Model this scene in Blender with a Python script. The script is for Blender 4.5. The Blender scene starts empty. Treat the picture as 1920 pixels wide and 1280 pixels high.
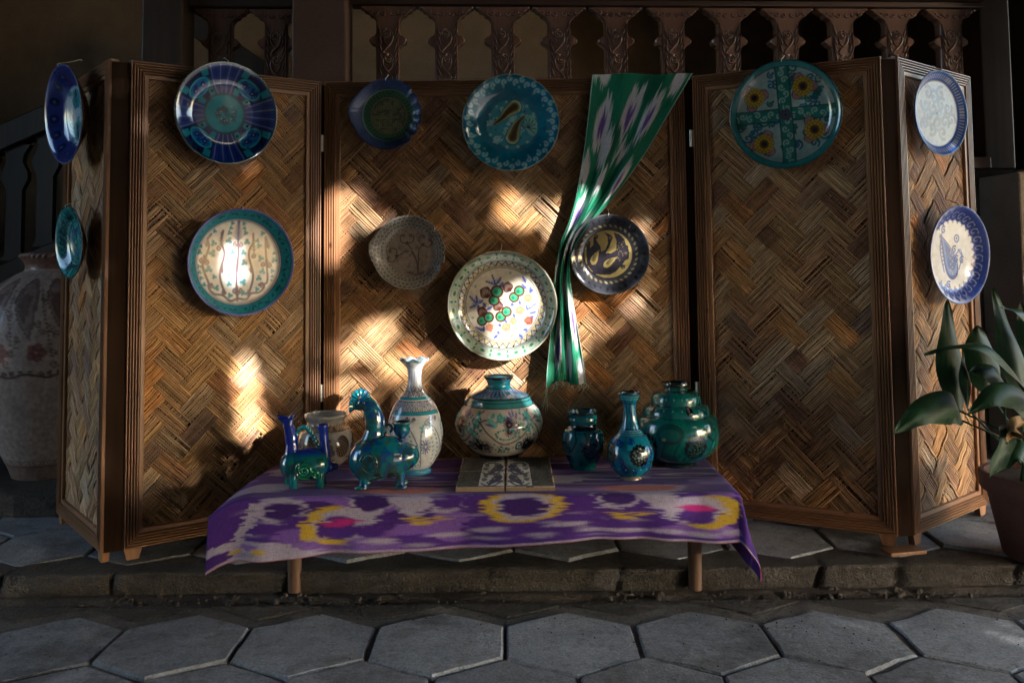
import bpy, bmesh, math, random
import numpy as np
from mathutils import Matrix, Vector

random.seed(7)
rng = np.random.default_rng(11)
R_ = math.radians
scene = bpy.context.scene
col = scene.collection

# ------------------------------------------------------------------ camera
FPX, PX, PY = 1650.0, 960.0, 384.0          # focal length and principal point in photo pixels
PITCH, ROLL, CAMH = R_(3.5), R_(0.6), 1.02
CAM = np.array([0.0, 0.0, CAMH])
F_ = np.array([0, math.cos(PITCH), math.sin(PITCH)])
U0 = np.array([0, -math.sin(PITCH), math.cos(PITCH)])
R0 = np.array([1.0, 0, 0])
CR = R0 * math.cos(ROLL) - U0 * math.sin(ROLL)
CU = U0 * math.cos(ROLL) + R0 * math.sin(ROLL)

def ray(u, v):
    return F_ + CR * ((u - PX) / FPX) + CU * (-(v - PY) / FPX)
def on_z(u, v, z):
    r = ray(u, v); return CAM + r * ((z - CAMH) / r[2])
def on_y(u, v, y):
    r = ray(u, v); return CAM + r * (y / r[1])
def on_plane(u, v, p, n):
    r = ray(u, v); p = np.array(p); n = np.array(n)
    return CAM + r * (np.dot(p - CAM, n) / np.dot(r, n))
def proj(P):
    d = np.asarray(P, float) - CAM
    z = d @ F_
    return PX + FPX * (d @ CR) / z, PY - FPX * (d @ CU) / z

cd = bpy.data.cameras.new('camera')
cam = bpy.data.objects.new('camera', cd)
col.objects.link(cam)
cd.sensor_fit = 'HORIZONTAL'; cd.sensor_width = 36.0
cd.lens = FPX / 1920 * 36.0
cd.shift_x = 0.0; cd.shift_y = -(640 - PY) / 1920
cd.clip_start = 0.05; cd.clip_end = 400
m = Matrix((( CR[0], CU[0], -F_[0], CAM[0]), (CR[1], CU[1], -F_[1], CAM[1]), (CR[2], CU[2], -F_[2], CAM[2]), (0, 0, 0, 1)))
cam.matrix_world = m
scene.camera = cam

# ------------------------------------------------------------------ world, sun, exposure
SUN_AZ, SUN_EL = 47.0, 21.0      # degrees to the right of straight behind the camera; elevation
TO_SUN = np.array([math.cos(R_(SUN_EL)) * math.sin(R_(SUN_AZ)), -math.cos(R_(SUN_EL)) * math.cos(R_(SUN_AZ)), math.sin(R_(SUN_EL))])
w = bpy.data.worlds.new('World'); scene.world = w; w.use_nodes = True
nt = w.node_tree
for n in list(nt.nodes): nt.nodes.remove(n)
sky = nt.nodes.new('ShaderNodeTexSky'); sky.sky_type = 'NISHITA'; sky.sun_disc = False
sky.sun_elevation = R_(SUN_EL)
sky.sun_rotation = math.atan2(TO_SUN[0], TO_SUN[1])
sky.air_density = 1.0; sky.dust_density = 1.0
bgn = nt.nodes.new('ShaderNodeBackground'); bgn.inputs['Strength'].default_value = 0.13
wo = nt.nodes.new('ShaderNodeOutputWorld')
nt.links.new(sky.outputs[0], bgn.inputs[0]); nt.links.new(bgn.outputs[0], wo.inputs[0])
sl = bpy.data.lights.new('sun', 'SUN'); sl.energy = 2.4; sl.angle = R_(0.6); sl.color = (1.0, 0.955, 0.88)
so = bpy.data.objects.new('sun', sl); col.objects.link(so)
so.rotation_euler = Vector(TO_SUN.tolist()).to_track_quat('Z', 'Y').to_euler()
so.location = (6, -6, 6)
vs = scene.view_settings
vs.view_transform = 'Standard'; vs.look = 'None'; vs.gamma = 1.0; vs.use_curve_mapping = False
vs.exposure = 3.45
scene.render.engine = 'CYCLES'
scene.cycles.use_denoising = True
scene.cycles.max_bounces = 7; scene.cycles.diffuse_bounces = 4; scene.cycles.glossy_bounces = 4
scene.cycles.caustics_reflective = False; scene.cycles.caustics_refractive = False
scene.cycles.sample_clamp_indirect = 8.0

# ------------------------------------------------------------------ object helpers
WM = {}
def _link(o, parent, M):
    col.objects.link(o)
    M = Matrix(M) if M is not None else Matrix.Identity(4)
    WM[o.name] = M
    if parent is not None:
        o.parent = parent
        o.matrix_basis = WM[parent.name].inverted() @ M
    else:
        o.matrix_basis = M
    return o
def mesh_obj(name, mesh, mat=None, parent=None, M=None):
    o = bpy.data.objects.new(name, mesh)
    if mat is not None and not mesh.materials: mesh.materials.append(mat)
    return _link(o, parent, M)
def mk(name, V, Fc, mat=None, parent=None, M=None, smooth=False, colr=None, uv=None, sharp=None):
    me = make_mesh(name, V, Fc, smooth, colr, uv)
    if sharp: me.set_sharp_from_angle(angle=R_(sharp))
    return mesh_obj(name, me, mat, parent, M)
def make_mesh(name, V, Fc, smooth=False, colr=None, uv=None):
    me = bpy.data.meshes.new(name)
    V = np.asarray(V, dtype=np.float32).reshape(-1, 3)
    if isinstance(Fc, np.ndarray):
        k = Fc.shape[1]; n = len(Fc)
        me.vertices.add(len(V)); me.vertices.foreach_set('co', V.ravel())
        me.loops.add(n * k); me.loops.foreach_set('vertex_index', Fc.astype(np.int32).ravel())
        me.polygons.add(n)
        me.polygons.foreach_set('loop_start', np.arange(0, n * k, k, dtype=np.int32))
        me.update(calc_edges=True)
        me.validate()
    else:
        me.from_pydata(V.tolist(), [], Fc)
        me.update()
    if smooth:
        me.polygons.foreach_set('use_smooth', np.ones(len(me.polygons), dtype=bool))
    if colr is not None:
        at = me.color_attributes.new('Col', 'FLOAT_COLOR', 'POINT')
        c4 = np.ones((len(me.vertices), 4), np.float32); c4[:, :3] = colr
        at.data.foreach_set('color', c4.ravel())
    if uv is not None:
        ul = me.uv_layers.new(name='UVMap')
        vi = np.empty(len(me.loops), np.int32); me.loops.foreach_get('vertex_index', vi)
        ul.data.foreach_set('uv', np.asarray(uv, np.float32)[vi].ravel())
    return me
def bm_obj(name, bm, mat=None, parent=None, M=None, smooth=False, sharp=None):
    me = bpy.data.meshes.new(name)
    bmesh.ops.recalc_face_normals(bm, faces=bm.faces)
    bm.to_mesh(me); bm.free()
    if smooth:
        me.polygons.foreach_set('use_smooth', np.ones(len(me.polygons), dtype=bool))
        if sharp: me.set_sharp_from_angle(angle=R_(sharp))
    return mesh_obj(name, me, mat, parent, M)
def tag(o, label=None, cat=None, group=None, kind=None):
    if label: o['label'] = label
    if cat: o['category'] = cat
    if group: o['group'] = group
    if kind: o['kind'] = kind
    return o
def empty(name, M=None, label=None, cat=None, group=None):
    o = bpy.data.objects.new(name, None); o.empty_display_size = 0.1
    _link(o, None, M)
    return tag(o, label, cat, group)
def T(x, y, z, rz=0.0):
    return Matrix.Translation((x, y, z)) @ Matrix.Rotation(rz, 4, 'Z')
def add_box(bm, x0, x1, y0, y1, z0, z1, bev=0.0):
    r = bmesh.ops.create_cube(bm, size=1.0)
    vs_ = r['verts']
    for v in vs_:
        v.co = Vector(((x0 + x1) / 2 + v.co.x * (x1 - x0), (y0 + y1) / 2 + v.co.y * (y1 - y0), (z0 + z1) / 2 + v.co.z * (z1 - z0)))
    if bev > 0:
        es = list({e for v in vs_ for e in v.link_edges})
        bmesh.ops.bevel(bm, geom=es, offset=bev, segments=2, affect='EDGES', profile=0.5)
    return vs_
def box_obj(name, x0, x1, y0, y1, z0, z1, mat, parent=None, M=None, bev=0.0):
    bm = bmesh.new(); add_box(bm, x0, x1, y0, y1, z0, z1, bev)
    return bm_obj(name, bm, mat, parent, M)
def tube(pts, rad, seg=8, caps=True, up=None):
    """swept tube; rad scalar or list. returns V, F(list)"""
    P = np.asarray(pts, float); n = len(P)
    rad = np.full(n, rad) if np.isscalar(rad) else np.asarray(rad, float)
    Tn = np.gradient(P, axis=0); Tn /= np.linalg.norm(Tn, axis=1)[:, None] + 1e-12
    a = np.array([0, 0, 1.0]) if abs(Tn[0][2]) < 0.9 else np.array([1.0, 0, 0])
    if up is not None: a = np.array(up, float)
    V = []; Fc = []
    nrm = np.cross(Tn[0], a); nrm /= np.linalg.norm(nrm)
    for i in range(n):
        nrm = nrm - Tn[i] * np.dot(nrm, Tn[i]); nrm /= np.linalg.norm(nrm) + 1e-12
        b = np.cross(Tn[i], nrm)
        for k in range(seg):
            t = 2 * math.pi * k / seg
            V.append(P[i] + rad[i] * (math.cos(t) * nrm + math.sin(t) * b))
    for i in range(n - 1):
        for k in range(seg):
            k2 = (k + 1) % seg
            Fc.append((i * seg + k, i * seg + k2, (i + 1) * seg + k2, (i + 1) * seg + k))
    if caps:
        Fc.append(tuple(range(seg - 1, -1, -1))); Fc.append(tuple((n - 1) * seg + k for k in range(seg)))
    return V, Fc
def join(parts):
    V = []; Fc = []
    for v, f in parts:
        o = len(V); V.extend([tuple(p) for p in v]); Fc.extend([tuple(i + o for i in q) for q in f])
    return V, Fc
def spline(pts, n):
    """Catmull-Rom through pts"""
    P = np.asarray(pts, float)
    P = np.vstack([2 * P[0] - P[1], P, 2 * P[-1] - P[-2]])
    k = len(P) - 3
    t = np.linspace(0, k, n); i = np.minimum(t.astype(int), k - 1); f = (t - i)[:, None]
    p0, p1, p2, p3 = P[i], P[i + 1], P[i + 2], P[i + 3]
    return 0.5 * (2 * p1 + (p2 - p0) * f + (2 * p0 - 5 * p1 + 4 * p2 - p3) * f ** 2 + (3 * p1 - p0 - 3 * p2 + p3) * f ** 3)

# ------------------------------------------------------------------ colour + painting helpers
def lin(r, g=None, b=None):
    c = np.array(r if g is None else (r, g, b), float) / 255.0
    return np.where(c <= 0.04045, c / 12.92, ((c + 0.055) / 1.055) ** 2.4)
def hash2(a, b, s=0):
    x = np.sin(np.asarray(a) * 127.1 + np.asarray(b) * 311.7 + s * 74.7) * 43758.5453
    return x - np.floor(x)
def vnoise(x, y, s=0):
    x = np.asarray(x, float); y = np.asarray(y, float)
    xi = np.floor(x); yi = np.floor(y); fx = x - xi; fy = y - yi
    fx = fx * fx * (3 - 2 * fx); fy = fy * fy * (3 - 2 * fy)
    return (hash2(xi, yi, s) * (1 - fx) + hash2(xi + 1, yi, s) * fx) * (1 - fy) + (hash2(xi, yi + 1, s) * (1 - fx) + hash2(xi + 1, yi + 1, s) * fx) * fy
def fbm(x, y, s=0, o=3):
    v = 0; a = 0.5; t = 0
    for k in range(o):
        v = v + a * vnoise(x * 2 ** k, y * 2 ** k, s + k); t += a; a *= 0.5
    return v / t
def sstep(a, b, x):
    t = np.clip((x - a) / (b - a), 0, 1); return t * t * (3 - 2 * t)
class Paint:
    """paints flat decoration on vertex colours; x, y are the surface's own flat coordinates"""
    def __init__(s, x, y, base, soft=0.012):
        s.x = np.asarray(x, float); s.y = np.asarray(y, float); s.c = np.tile(np.asarray(base, float), (len(s.x), 1)); s.soft = soft
    def mask(s, mk_, c, a=1.0):
        mk_ = np.clip(mk_ * a, 0, 1)[:, None]; s.c = s.c * (1 - mk_) + np.asarray(c) * mk_
    def sd(s, d, c, a=1.0):
        s.mask(sstep(s.soft, -s.soft, d), c, a)
    def disc(s, cx, cy, r, c, a=1.0):
        s.sd(np.hypot(s.x - cx, s.y - cy) - r, c, a)
    def ring(s, cx, cy, r0, r1, c, a=1.0):
        d = np.hypot(s.x - cx, s.y - cy); s.sd(np.abs(d - (r0 + r1) / 2) - (r1 - r0) / 2, c, a)
    def ell(s, cx, cy, ra, rb, rot, c, a=1.0):
        dx = s.x - cx; dy = s.y - cy; co, si = math.cos(rot), math.sin(rot)
        p = (dx * co + dy * si) / ra; q = (-dx * si + dy * co) / rb
        k = np.hypot(p, q); s.sd((k - 1) * min(ra, rb), c, a)
    def stroke(s, pts, w, c, a=1.0, taper=False):
        P = np.asarray(pts, float)
        lo = P.min(0) - w - 3 * s.soft; hi = P.max(0) + w + 3 * s.soft
        ix = np.where((s.x > lo[0]) & (s.x < hi[0]) & (s.y > lo[1]) & (s.y < hi[1]))[0]
        if len(ix) == 0: return
        x = s.x[ix]; y = s.y[ix]; best = np.full(len(ix), 1e9); n = len(P) - 1
        for i in range(n):
            ax, ay = P[i]; bx, by = P[i + 1]; dx, dy = bx - ax, by - ay
            t = np.clip(((x - ax) * dx + (y - ay) * dy) / (dx * dx + dy * dy + 1e-12), 0, 1)
            wi = w
            if taper: wi = w * (1 - 0.85 * (i + t) / n)
            best = np.minimum(best, np.hypot(x - ax - t * dx, y - ay - t * dy) - wi)
        mk_ = (np.clip(sstep(s.soft, -s.soft, best), 0, 1) * a)[:, None]
        s.c[ix] = s.c[ix] * (1 - mk_) + np.asarray(c) * mk_
    def curve(s, pts, w, c, n=16, a=1.0, taper=False):
        s.stroke(spline(pts, n), w, c, a, taper)
    def spiral(s, cx, cy, r, ang, turns, w, c, sgn=1, a=1.0):
        t = np.linspace(0, 1, 18)
        rr = r * (1 - 0.85 * t); an = ang + sgn * t * turns * 2 * math.pi
        s.stroke(np.stack([cx + rr * np.cos(an), cy + rr * np.sin(an)], 1), w, c, a)
    def poly(s, pts, c, a=1.0):
        P = np.asarray(pts, float); ins = np.zeros(len(s.x), bool); n = len(P)
        for i in range(n):
            x0, y0 = P[i]; x1, y1 = P[(i + 1) % n]
            if y0 == y1: continue
            t = ((y0 > s.y) != (y1 > s.y)) & (s.x < (x1 - x0) * (s.y - y0) / (y1 - y0) + x0)
            ins ^= t
        s.mask(ins.astype(float), c, a)
    def trefoil(s, cx, cy, r, c, rot=0.0):
        for k in range(3):
            t = rot + k * 2 * math.pi / 3 + math.pi / 2
            s.disc(cx + 0.55 * r * math.cos(t), cy + 0.55 * r * math.sin(t), r * 0.5, c)
    def feather(s, x0, y0, x1, y1, w, c, n=6, lw=0.008):
        s.stroke([(x0, y0), (x1, y1)], lw, c)
        dx, dy = x1 - x0, y1 - y0; L = math.hypot(dx, dy); ux, uy = dx / L, dy / L
        for i in range(n):
            t = (i + 0.5) / n; px, py = x0 + dx * t, y0 + dy * t; ww = w * (1 - 0.75 * t)
            for sg in (-1, 1):
                s.stroke([(px, py), (px + ux * ww * 0.8 - sg * uy * ww, py + uy * ww * 0.8 + sg * ux * ww)], lw, c, taper=True)
def paisley(cx, cy, L, rot, flip=1, n=40):
    t = np.linspace(0, 2 * math.pi, n, endpoint=False)
    r = 0.5 * L * (0.5 + 0.0 * t)
    # drop shape whose tip bends over
    s = (1 - np.cos(t)) / 2                     # 0 at tip .. 1 at round end
    wd = 0.30 * L * np.sin(t) * (np.sin(t / 2) ** 1.2)
    xx = (s - 0.5) * L
    yy = wd + flip * 0.35 * L * (1 - s) ** 2.2
    co, si = math.cos(rot), math.sin(rot)
    return np.stack([cx + xx * co - yy * si, cy + xx * si + yy * co], 1)

# ------------------------------------------------------------------ materials
def nodes_mat(name):
    m = bpy.data.materials.new(name); m.use_nodes = True
    nt = m.node_tree; b = nt.nodes['Principled BSDF']
    return m, nt, b
def N(nt, t, **kw):
    n = nt.nodes.new(t)
    for k, v in kw.items(): setattr(n, k, v)
    return n
def ramp(nt, stops):
    r = N(nt, 'ShaderNodeValToRGB'); e = r.color_ramp.elements
    while len(e) < len(stops): e.new(0.5)
    for i, (p, c) in enumerate(stops):
        e[i].position = p; e[i].color = (*c, 1)
    return r
def noise(nt, coord, scale, detail=4, rough=0.55, stretch=None, off=None):
    n = N(nt, 'ShaderNodeTexNoise'); n.inputs['Scale'].default_value = scale
    n.inputs['Detail'].default_value = detail; n.inputs['Roughness'].default_value = rough
    mp = N(nt, 'ShaderNodeMapping')
    if stretch: mp.inputs['Scale'].default_value = stretch
    if off: mp.inputs['Location'].default_value = off
    nt.links.new(coord, mp.inputs[0]); nt.links.new(mp.outputs[0], n.inputs['Vector'])
    return n
def mix(nt, a, b, fac, mode='MIX'):
    m = N(nt, 'ShaderNodeMix'); m.data_type = 'RGBA'; m.blend_type = mode
    for s, v in ((m.inputs[0], fac), (m.inputs[6], a), (m.inputs[7], b)):
        if hasattr(v, 'links') or hasattr(v, 'is_linked'): nt.links.new(v, s)
        else: s.default_value = v if isinstance(v, (int, float)) else (*v, 1)
    return m.outputs[2]
def bump(nt, b, h, strength, dist=0.002, normal=None):
    n = N(nt, 'ShaderNodeBump'); n.inputs['Strength'].default_value = strength; n.inputs['Distance'].default_value = dist
    nt.links.new(h, n.inputs['Height'])
    if normal is not None: nt.links.new(normal, n.inputs['Normal'])
    nt.links.new(n.outputs[0], b.inputs['Normal']); return n.outputs[0]
def glaze_mat(name, rough=0.12, speck=0.25, bmp=0.25, coat=0.6, scale=60):
    m, nt, b = nodes_mat(name)
    at = N(nt, 'ShaderNodeAttribute', attribute_name='Col'); tc = N(nt, 'ShaderNodeTexCoord')
    n1 = noise(nt, tc.outputs['Object'], scale, 5); n2 = noise(nt, tc.outputs['Object'], 14, 3)
    r = ramp(nt, [(0.25, (1 - speck,) * 3), (0.7, (1.0,) * 3)]); nt.links.new(n1.outputs[0], r.inputs[0])
    r2 = ramp(nt, [(0.3, (0.82,) * 3), (0.7, (1.06,) * 3)]); nt.links.new(n2.outputs[0], r2.inputs[0])
    c = mix(nt, at.outputs['Color'], r.outputs[0], 1.0, 'MULTIPLY'); c = mix(nt, c, r2.outputs[0], 1.0, 'MULTIPLY')
    nt.links.new(c, b.inputs['Base Color'])
    rr = N(nt, 'ShaderNodeMapRange'); rr.inputs['To Min'].default_value = rough * 0.7; rr.inputs['To Max'].default_value = rough * 1.8
    nt.links.new(n2.outputs[0], rr.inputs[0]); nt.links.new(rr.outputs[0], b.inputs['Roughness'])
    b.inputs['Coat Weight'].default_value = coat; b.inputs['Coat Roughness'].default_value = 0.06
    ad = N(nt, 'ShaderNodeMath', operation='ADD'); nt.links.new(n1.outputs[0], ad.inputs[0])
    ml = N(nt, 'ShaderNodeMath', operation='MULTIPLY'); ml.inputs[1].default_value = 3.0
    nt.links.new(n2.outputs[0], ml.inputs[0]); nt.links.new(ml.outputs[0], ad.inputs[1])
    bump(nt, b, ad.outputs[0], bmp, 0.0015)
    return m
def wood_mat(name, c0, c1, rough=0.5, scale=1.0, axis=2, bmp=0.35, knots=True, spec=0.4):
    m, nt, b = nodes_mat(name); tc = N(nt, 'ShaderNodeTexCoord')
    st = [38.0, 38.0, 38.0]; st[axis] = 1.6
    st = tuple(v * scale for v in st)
    n1 = noise(nt, tc.outputs['Object'], 1.0, 5, 0.6, st); n2 = noise(nt, tc.outputs['Object'], 3.0, 3)
    r = ramp(nt, [(0.28, c0), (0.72, c1)]); nt.links.new(n1.outputs[0], r.inputs[0])
    r2 = ramp(nt, [(0.3, (0.62,) * 3), (0.75, (1.1,) * 3)]); nt.links.new(n2.outputs[0], r2.inputs[0])
    c = mix(nt, r.outputs[0], r2.outputs[0], 1.0, 'MULTIPLY')
    if knots:
        vo = N(nt, 'ShaderNodeTexVoronoi'); vo.inputs['Scale'].default_value = 9.0
        mp = N(nt, 'ShaderNodeMapping'); s3 = [1.6, 1.6, 1.6]; s3[axis] = 0.9; mp.inputs['Scale'].default_value = s3
        nt.links.new(tc.outputs['Object'], mp.inputs[0]); nt.links.new(mp.outputs[0], vo.inputs['Vector'])
        r3 = ramp(nt, [(0.03, (0.25, 0.18, 0.14)), (0.13, (1, 1, 1))]); nt.links.new(vo.outputs['Distance'], r3.inputs[0])
        c = mix(nt, c, r3.outputs[0], 1.0, 'MULTIPLY')
    nt.links.new(c, b.inputs['Base Color']); b.inputs['Roughness'].default_value = rough
    b.inputs['Specular IOR Level'].default_value = spec
    bump(nt, b, n1.outputs[0], bmp, 0.002)
    return m
def plaster_mat(name, c0, c1, rough=0.9, scale=4.0, bmp=0.3):
    m, nt, b = nodes_mat(name); tc = N(nt, 'ShaderNodeTexCoord')
    n1 = noise(nt, tc.outputs['Object'], scale, 6, 0.6); n2 = noise(nt, tc.outputs['Object'], scale * 30, 4)
    r = ramp(nt, [(0.3, c0), (0.7, c1)]); nt.links.new(n1.outputs[0], r.inputs[0])
    r2 = ramp(nt, [(0.3, (0.8,) * 3), (0.7, (1.08,) * 3)]); nt.links.new(n2.outputs[0], r2.inputs[0])
    nt.links.new(mix(nt, r.outputs[0], r2.outputs[0], 1.0, 'MULTIPLY'), b.inputs['Base Color'])
    b.inputs['Roughness'].default_value = rough; b.inputs['Specular IOR Level'].default_value = 0.25
    bump(nt, b, n2.outputs[0], bmp, 0.004)
    return m
# ================================================================== setting
UZ = 0.058            # level of the raised floor behind the kerb
def concrete_mat(name, c0, c1, speck=0.5, bmp=0.7):
    m, nt, b = nodes_mat(name); tc = N(nt, 'ShaderNodeTexCoord'); oi = N(nt, 'ShaderNodeObjectInfo')
    ge = N(nt, 'ShaderNodeNewGeometry')
    n1 = noise(nt, ge.outputs['Position'], 5.0, 6, 0.65); n2 = noise(nt, ge.outputs['Position'], 130.0, 4, 0.7)
    n3 = noise(nt, ge.outputs['Position'], 26.0, 5, 0.7)
    r = ramp(nt, [(0.3, c0), (0.68, c1)]); nt.links.new(n1.outputs[0], r.inputs[0])
    r2 = ramp(nt, [(0.25, (1 - speck,) * 3), (0.7, (1.1,) * 3)]); nt.links.new(n2.outputs[0], r2.inputs[0])
    r3 = ramp(nt, [(0.32, (0.62, 0.60, 0.58)), (0.5, (1, 1, 1))]); nt.links.new(n3.outputs[0], r3.inputs[0])
    c = mix(nt, r.outputs[0], r2.outputs[0], 1.0, 'MULTIPLY'); c = mix(nt, c, r3.outputs[0], 0.85, 'MULTIPLY')
    n4 = noise(nt, ge.outputs['Position'], 2.3, 7, 0.75, None, (4, 7, 1)); r4 = ramp(nt, [(0.36, (0.50, 0.46, 0.42)), (0.47, (0.92, 0.90, 0.88)), (0.62, (1.06, 1.06, 1.07))]); nt.links.new(n4.outputs[0], r4.inputs[0])
    c = mix(nt, c, r4.outputs[0], 1.0, 'MULTIPLY')
    mr = N(nt, 'ShaderNodeMapRange'); mr.inputs['To Min'].default_value = 0.78; mr.inputs['To Max'].default_value = 1.12
    nt.links.new(oi.outputs['Random'], mr.inputs[0])
    hs = N(nt, 'ShaderNodeHueSaturation'); nt.links.new(c, hs.inputs['Color']); nt.links.new(mr.outputs[0], hs.inputs['Value'])
    nt.links.new(hs.outputs[0], b.inputs['Base Color'])
    b.inputs['Roughness'].default_value = 0.75; b.inputs['Specular IOR Level'].default_value = 0.35
    ad = N(nt, 'ShaderNodeMath', operation='MULTIPLY_ADD'); ad.inputs[1].default_value = 2.2
    nt.links.new(n3.outputs[0], ad.inputs[0]); nt.links.new(n2.outputs[0], ad.inputs[2])
    bump(nt, b, ad.outputs[0], bmp, 0.004)
    return m
M_paver = concrete_mat('paver_concrete', (0.215, 0.226, 0.25), (0.33, 0.345, 0.37))
M_mortar = concrete_mat('mortar', (0.10, 0.085, 0.07), (0.20, 0.18, 0.16), 0.6, 1.0)
M_soil = concrete_mat('soil', (0.05, 0.038, 0.028), (0.13, 0.10, 0.075), 0.6, 1.2)
M_kerb = concrete_mat('kerb_concrete', (0.052, 0.043, 0.035), (0.105, 0.09, 0.076), 0.7, 2.6)
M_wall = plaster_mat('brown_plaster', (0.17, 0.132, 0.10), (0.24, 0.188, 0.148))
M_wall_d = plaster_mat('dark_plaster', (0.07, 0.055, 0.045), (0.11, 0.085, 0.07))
M_lime = plaster_mat('lime_plaster', (0.42, 0.38, 0.33), (0.55, 0.5, 0.44))
M_stair = wood_mat('stair_wood', (0.02, 0.012, 0.009), (0.045, 0.026, 0.02), 0.5, knots=False)
M_carved = wood_mat('carved_wood', (0.125, 0.066, 0.055), (0.20, 0.112, 0.094), 0.22, knots=False, spec=0.6)

g = mk('ground', [(-60, -60, -0.045), (60, -60, -0.045), (60, 60, -0.045), (-60, 60, -0.045)], [(0, 1, 2, 3)], M_soil); tag(g, kind='structure')

def strip_surface(name, xs, prof, mat, amp, seed, joints=False):
    """surface swept along x; prof: list of (y, z, jitter)"""
    xs = np.asarray(xs); n = len(xs); V = []
    for j, (y, z, jt) in enumerate(prof):
        ny = (fbm(xs * 2.2, np.full(n, j * 0.35), seed, 3) - 0.5) * 2 + 0.45 * (fbm(xs * 13, np.full(n, j * 1.3), seed + 4, 3) - 0.5) * 2
        jo = sum(a_ * np.exp(-((xs - c_ - .004 * j) / w_) ** 2) for c_, w_, a_ in ((-1.62, .006, .8), (-1.27, .012, .5), (-.72, .005, .6), (-.1, .006, .35), (.31, .004, .7), (.93, .009, .8), (1.18, .02, .6), (1.55, .006, .7))) if joints else 0
        ny = ny + jo * 1.3 if joints and j < 7 else ny
        nz = (fbm(xs * 5, np.full(n, j * 0.8), seed + 9, 4) - 0.5) * 2
        V.append(np.stack([xs, y + ny * jt * amp, z + nz * jt * amp * 0.35 - (jo * .010 * min(jt, 1) if joints else 0)], 1))
    V = np.concatenate(V); k = len(prof)
    i = np.arange(n - 1); Fq = []
    for j in range(k - 1):
        a = j * n + i; Fq.append(np.stack([a, a + 1, a + n + 1, a + n], 1))
    return mk(name, V, np.concatenate(Fq), mat, smooth=True)
xs = np.linspace(-4.5, 4.5, 700)
low_base = strip_surface('courtyard_paving', xs, [(-8, -0.0095, 0), (0.5, -0.0095, 0), (2.5, -0.0090, 0.05), (2.60, -0.008, 0.3), (2.67, -0.006, 0.5), (2.700, -0.008, 0.9), (2.712, -0.02, 1.0), (2.716, -0.046, 1)], M_mortar, 0.024, 3)
tag(low_base, kind='structure')
up_base = strip_surface('raised_floor', xs, [(2.822, -0.046, 0.8), (2.810, -0.02, 1), (2.802, 0.005, 1.5), (2.797, 0.030, 1.5), (2.795, 0.048, 1.3), (2.799, 0.0545, 0.9), (2.82, 0.055, 0.7), (2.84, 0.054, 0.5), (2.90, 0.050, 0.3), (3.1, 0.048, 0), (9, 0.048, 0)], M_kerb, 0.019, 8, True)
tag(up_base, kind='structure')

gut = strip_surface('gutter', xs, [(2.66, -0.03, .2), (2.70, -0.024, 1), (2.725, -0.020, 1.3), (2.75, -0.023, 1.6), (2.765, -0.019, 1.6), (2.78, -0.014, 1.3), (2.81, -0.012, .6), (2.84, -.03, .2)], M_soil, 0.02, 15)
tag(gut, kind='structure')
HEXR = 0.205
def hex_mesh(seed, R, th=0.05):
    rs = np.random.default_rng(seed)
    bm = bmesh.new(); rings = []
    ang = [math.radians(90 + 60 * k) for k in range(6)]
    pts = []
    for k in range(6):                          # edges subdivided so that they can be slightly worn
        a = np.array([math.cos(ang[k]), math.sin(ang[k])]); c = np.array([math.cos(ang[(k + 1) % 6]), math.sin(ang[(k + 1) % 6])])
        for t in (0, 0.33, 0.66): pts.append(a * (1 - t) + c * t)
    pts = np.array(pts); n = len(pts)
    wob = 1 + rs.normal(0, 0.006, n) - .03 * (rs.uniform(0, 1, n) < .10)
    for (sc, z) in ((1.0, -th), (1.0, -0.012), (0.993, -0.0065), (0.962, -0.0006), (0.80, 0.0)):
        rings.append([bm.verts.new((p[0] * R * sc * w, p[1] * R * sc * w, z + (rs.normal(0, 0.0009) if z > -0.016 else 0))) for p, w in zip(pts, wob)])
    for a, c in zip(rings[:-1], rings[1:]):
        for k in range(n): bm.faces.new((a[k], a[(k + 1) % n], c[(k + 1) % n], c[k]))
    cv = bm.verts.new((0, 0, rs.normal(0, 0.0012)))
    for k in range(n): bm.faces.new((rings[-1][k], rings[-1][(k + 1) % n], cv))
    bmesh.ops.recalc_face_normals(bm, faces=bm.faces)
    me = bpy.data.meshes.new('paver'); bm.to_mesh(me); bm.free()
    me.polygons.foreach_set('use_smooth', np.ones(len(me.polygons), dtype=bool)); me.set_sharp_from_angle(angle=R_(9))
    me.materials.append(M_paver); return me
hexes = [hex_mesh(s, HEXR - 0.0045) for s in range(6)]
hexW = math.sqrt(3) * HEXR
def lay(parent, x0, y0, z, rows, xr, ymax, ymin):
    for r in rows:
        y = y0 + r * 1.5 * HEXR
        off = (r % 2) * hexW / 2
        for k in range(-12, 13):
            x = x0 + k * hexW + off
            if not (xr[0] < x < xr[1]) or y + HEXR * 0.6 > ymax or y - HEXR < ymin: continue
            M = T(x + random.uniform(-.003, .003), y + random.uniform(-.003, .003), z + random.uniform(-.0035, .0025), random.randint(0, 5) * math.pi / 3 + random.uniform(-.012, .012)) @ Matrix.Rotation(random.uniform(-.013, .013), 4, 'X') @ Matrix.Rotation(random.uniform(-.013, .013), 4, 'Y')
            mesh_obj('paver', random.choice(hexes), None, parent, M)
xj = -0.030
lay(low_base, xj + hexW / 2, 2.425, 0.0, range(-6, 1), (-2.4, 2.4), 2.8, 0.5)
lay(up_base, 0.17, 3.085, UZ, range(0, 5), (-2.6, 2.6), 6.5, 2.7)
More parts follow.
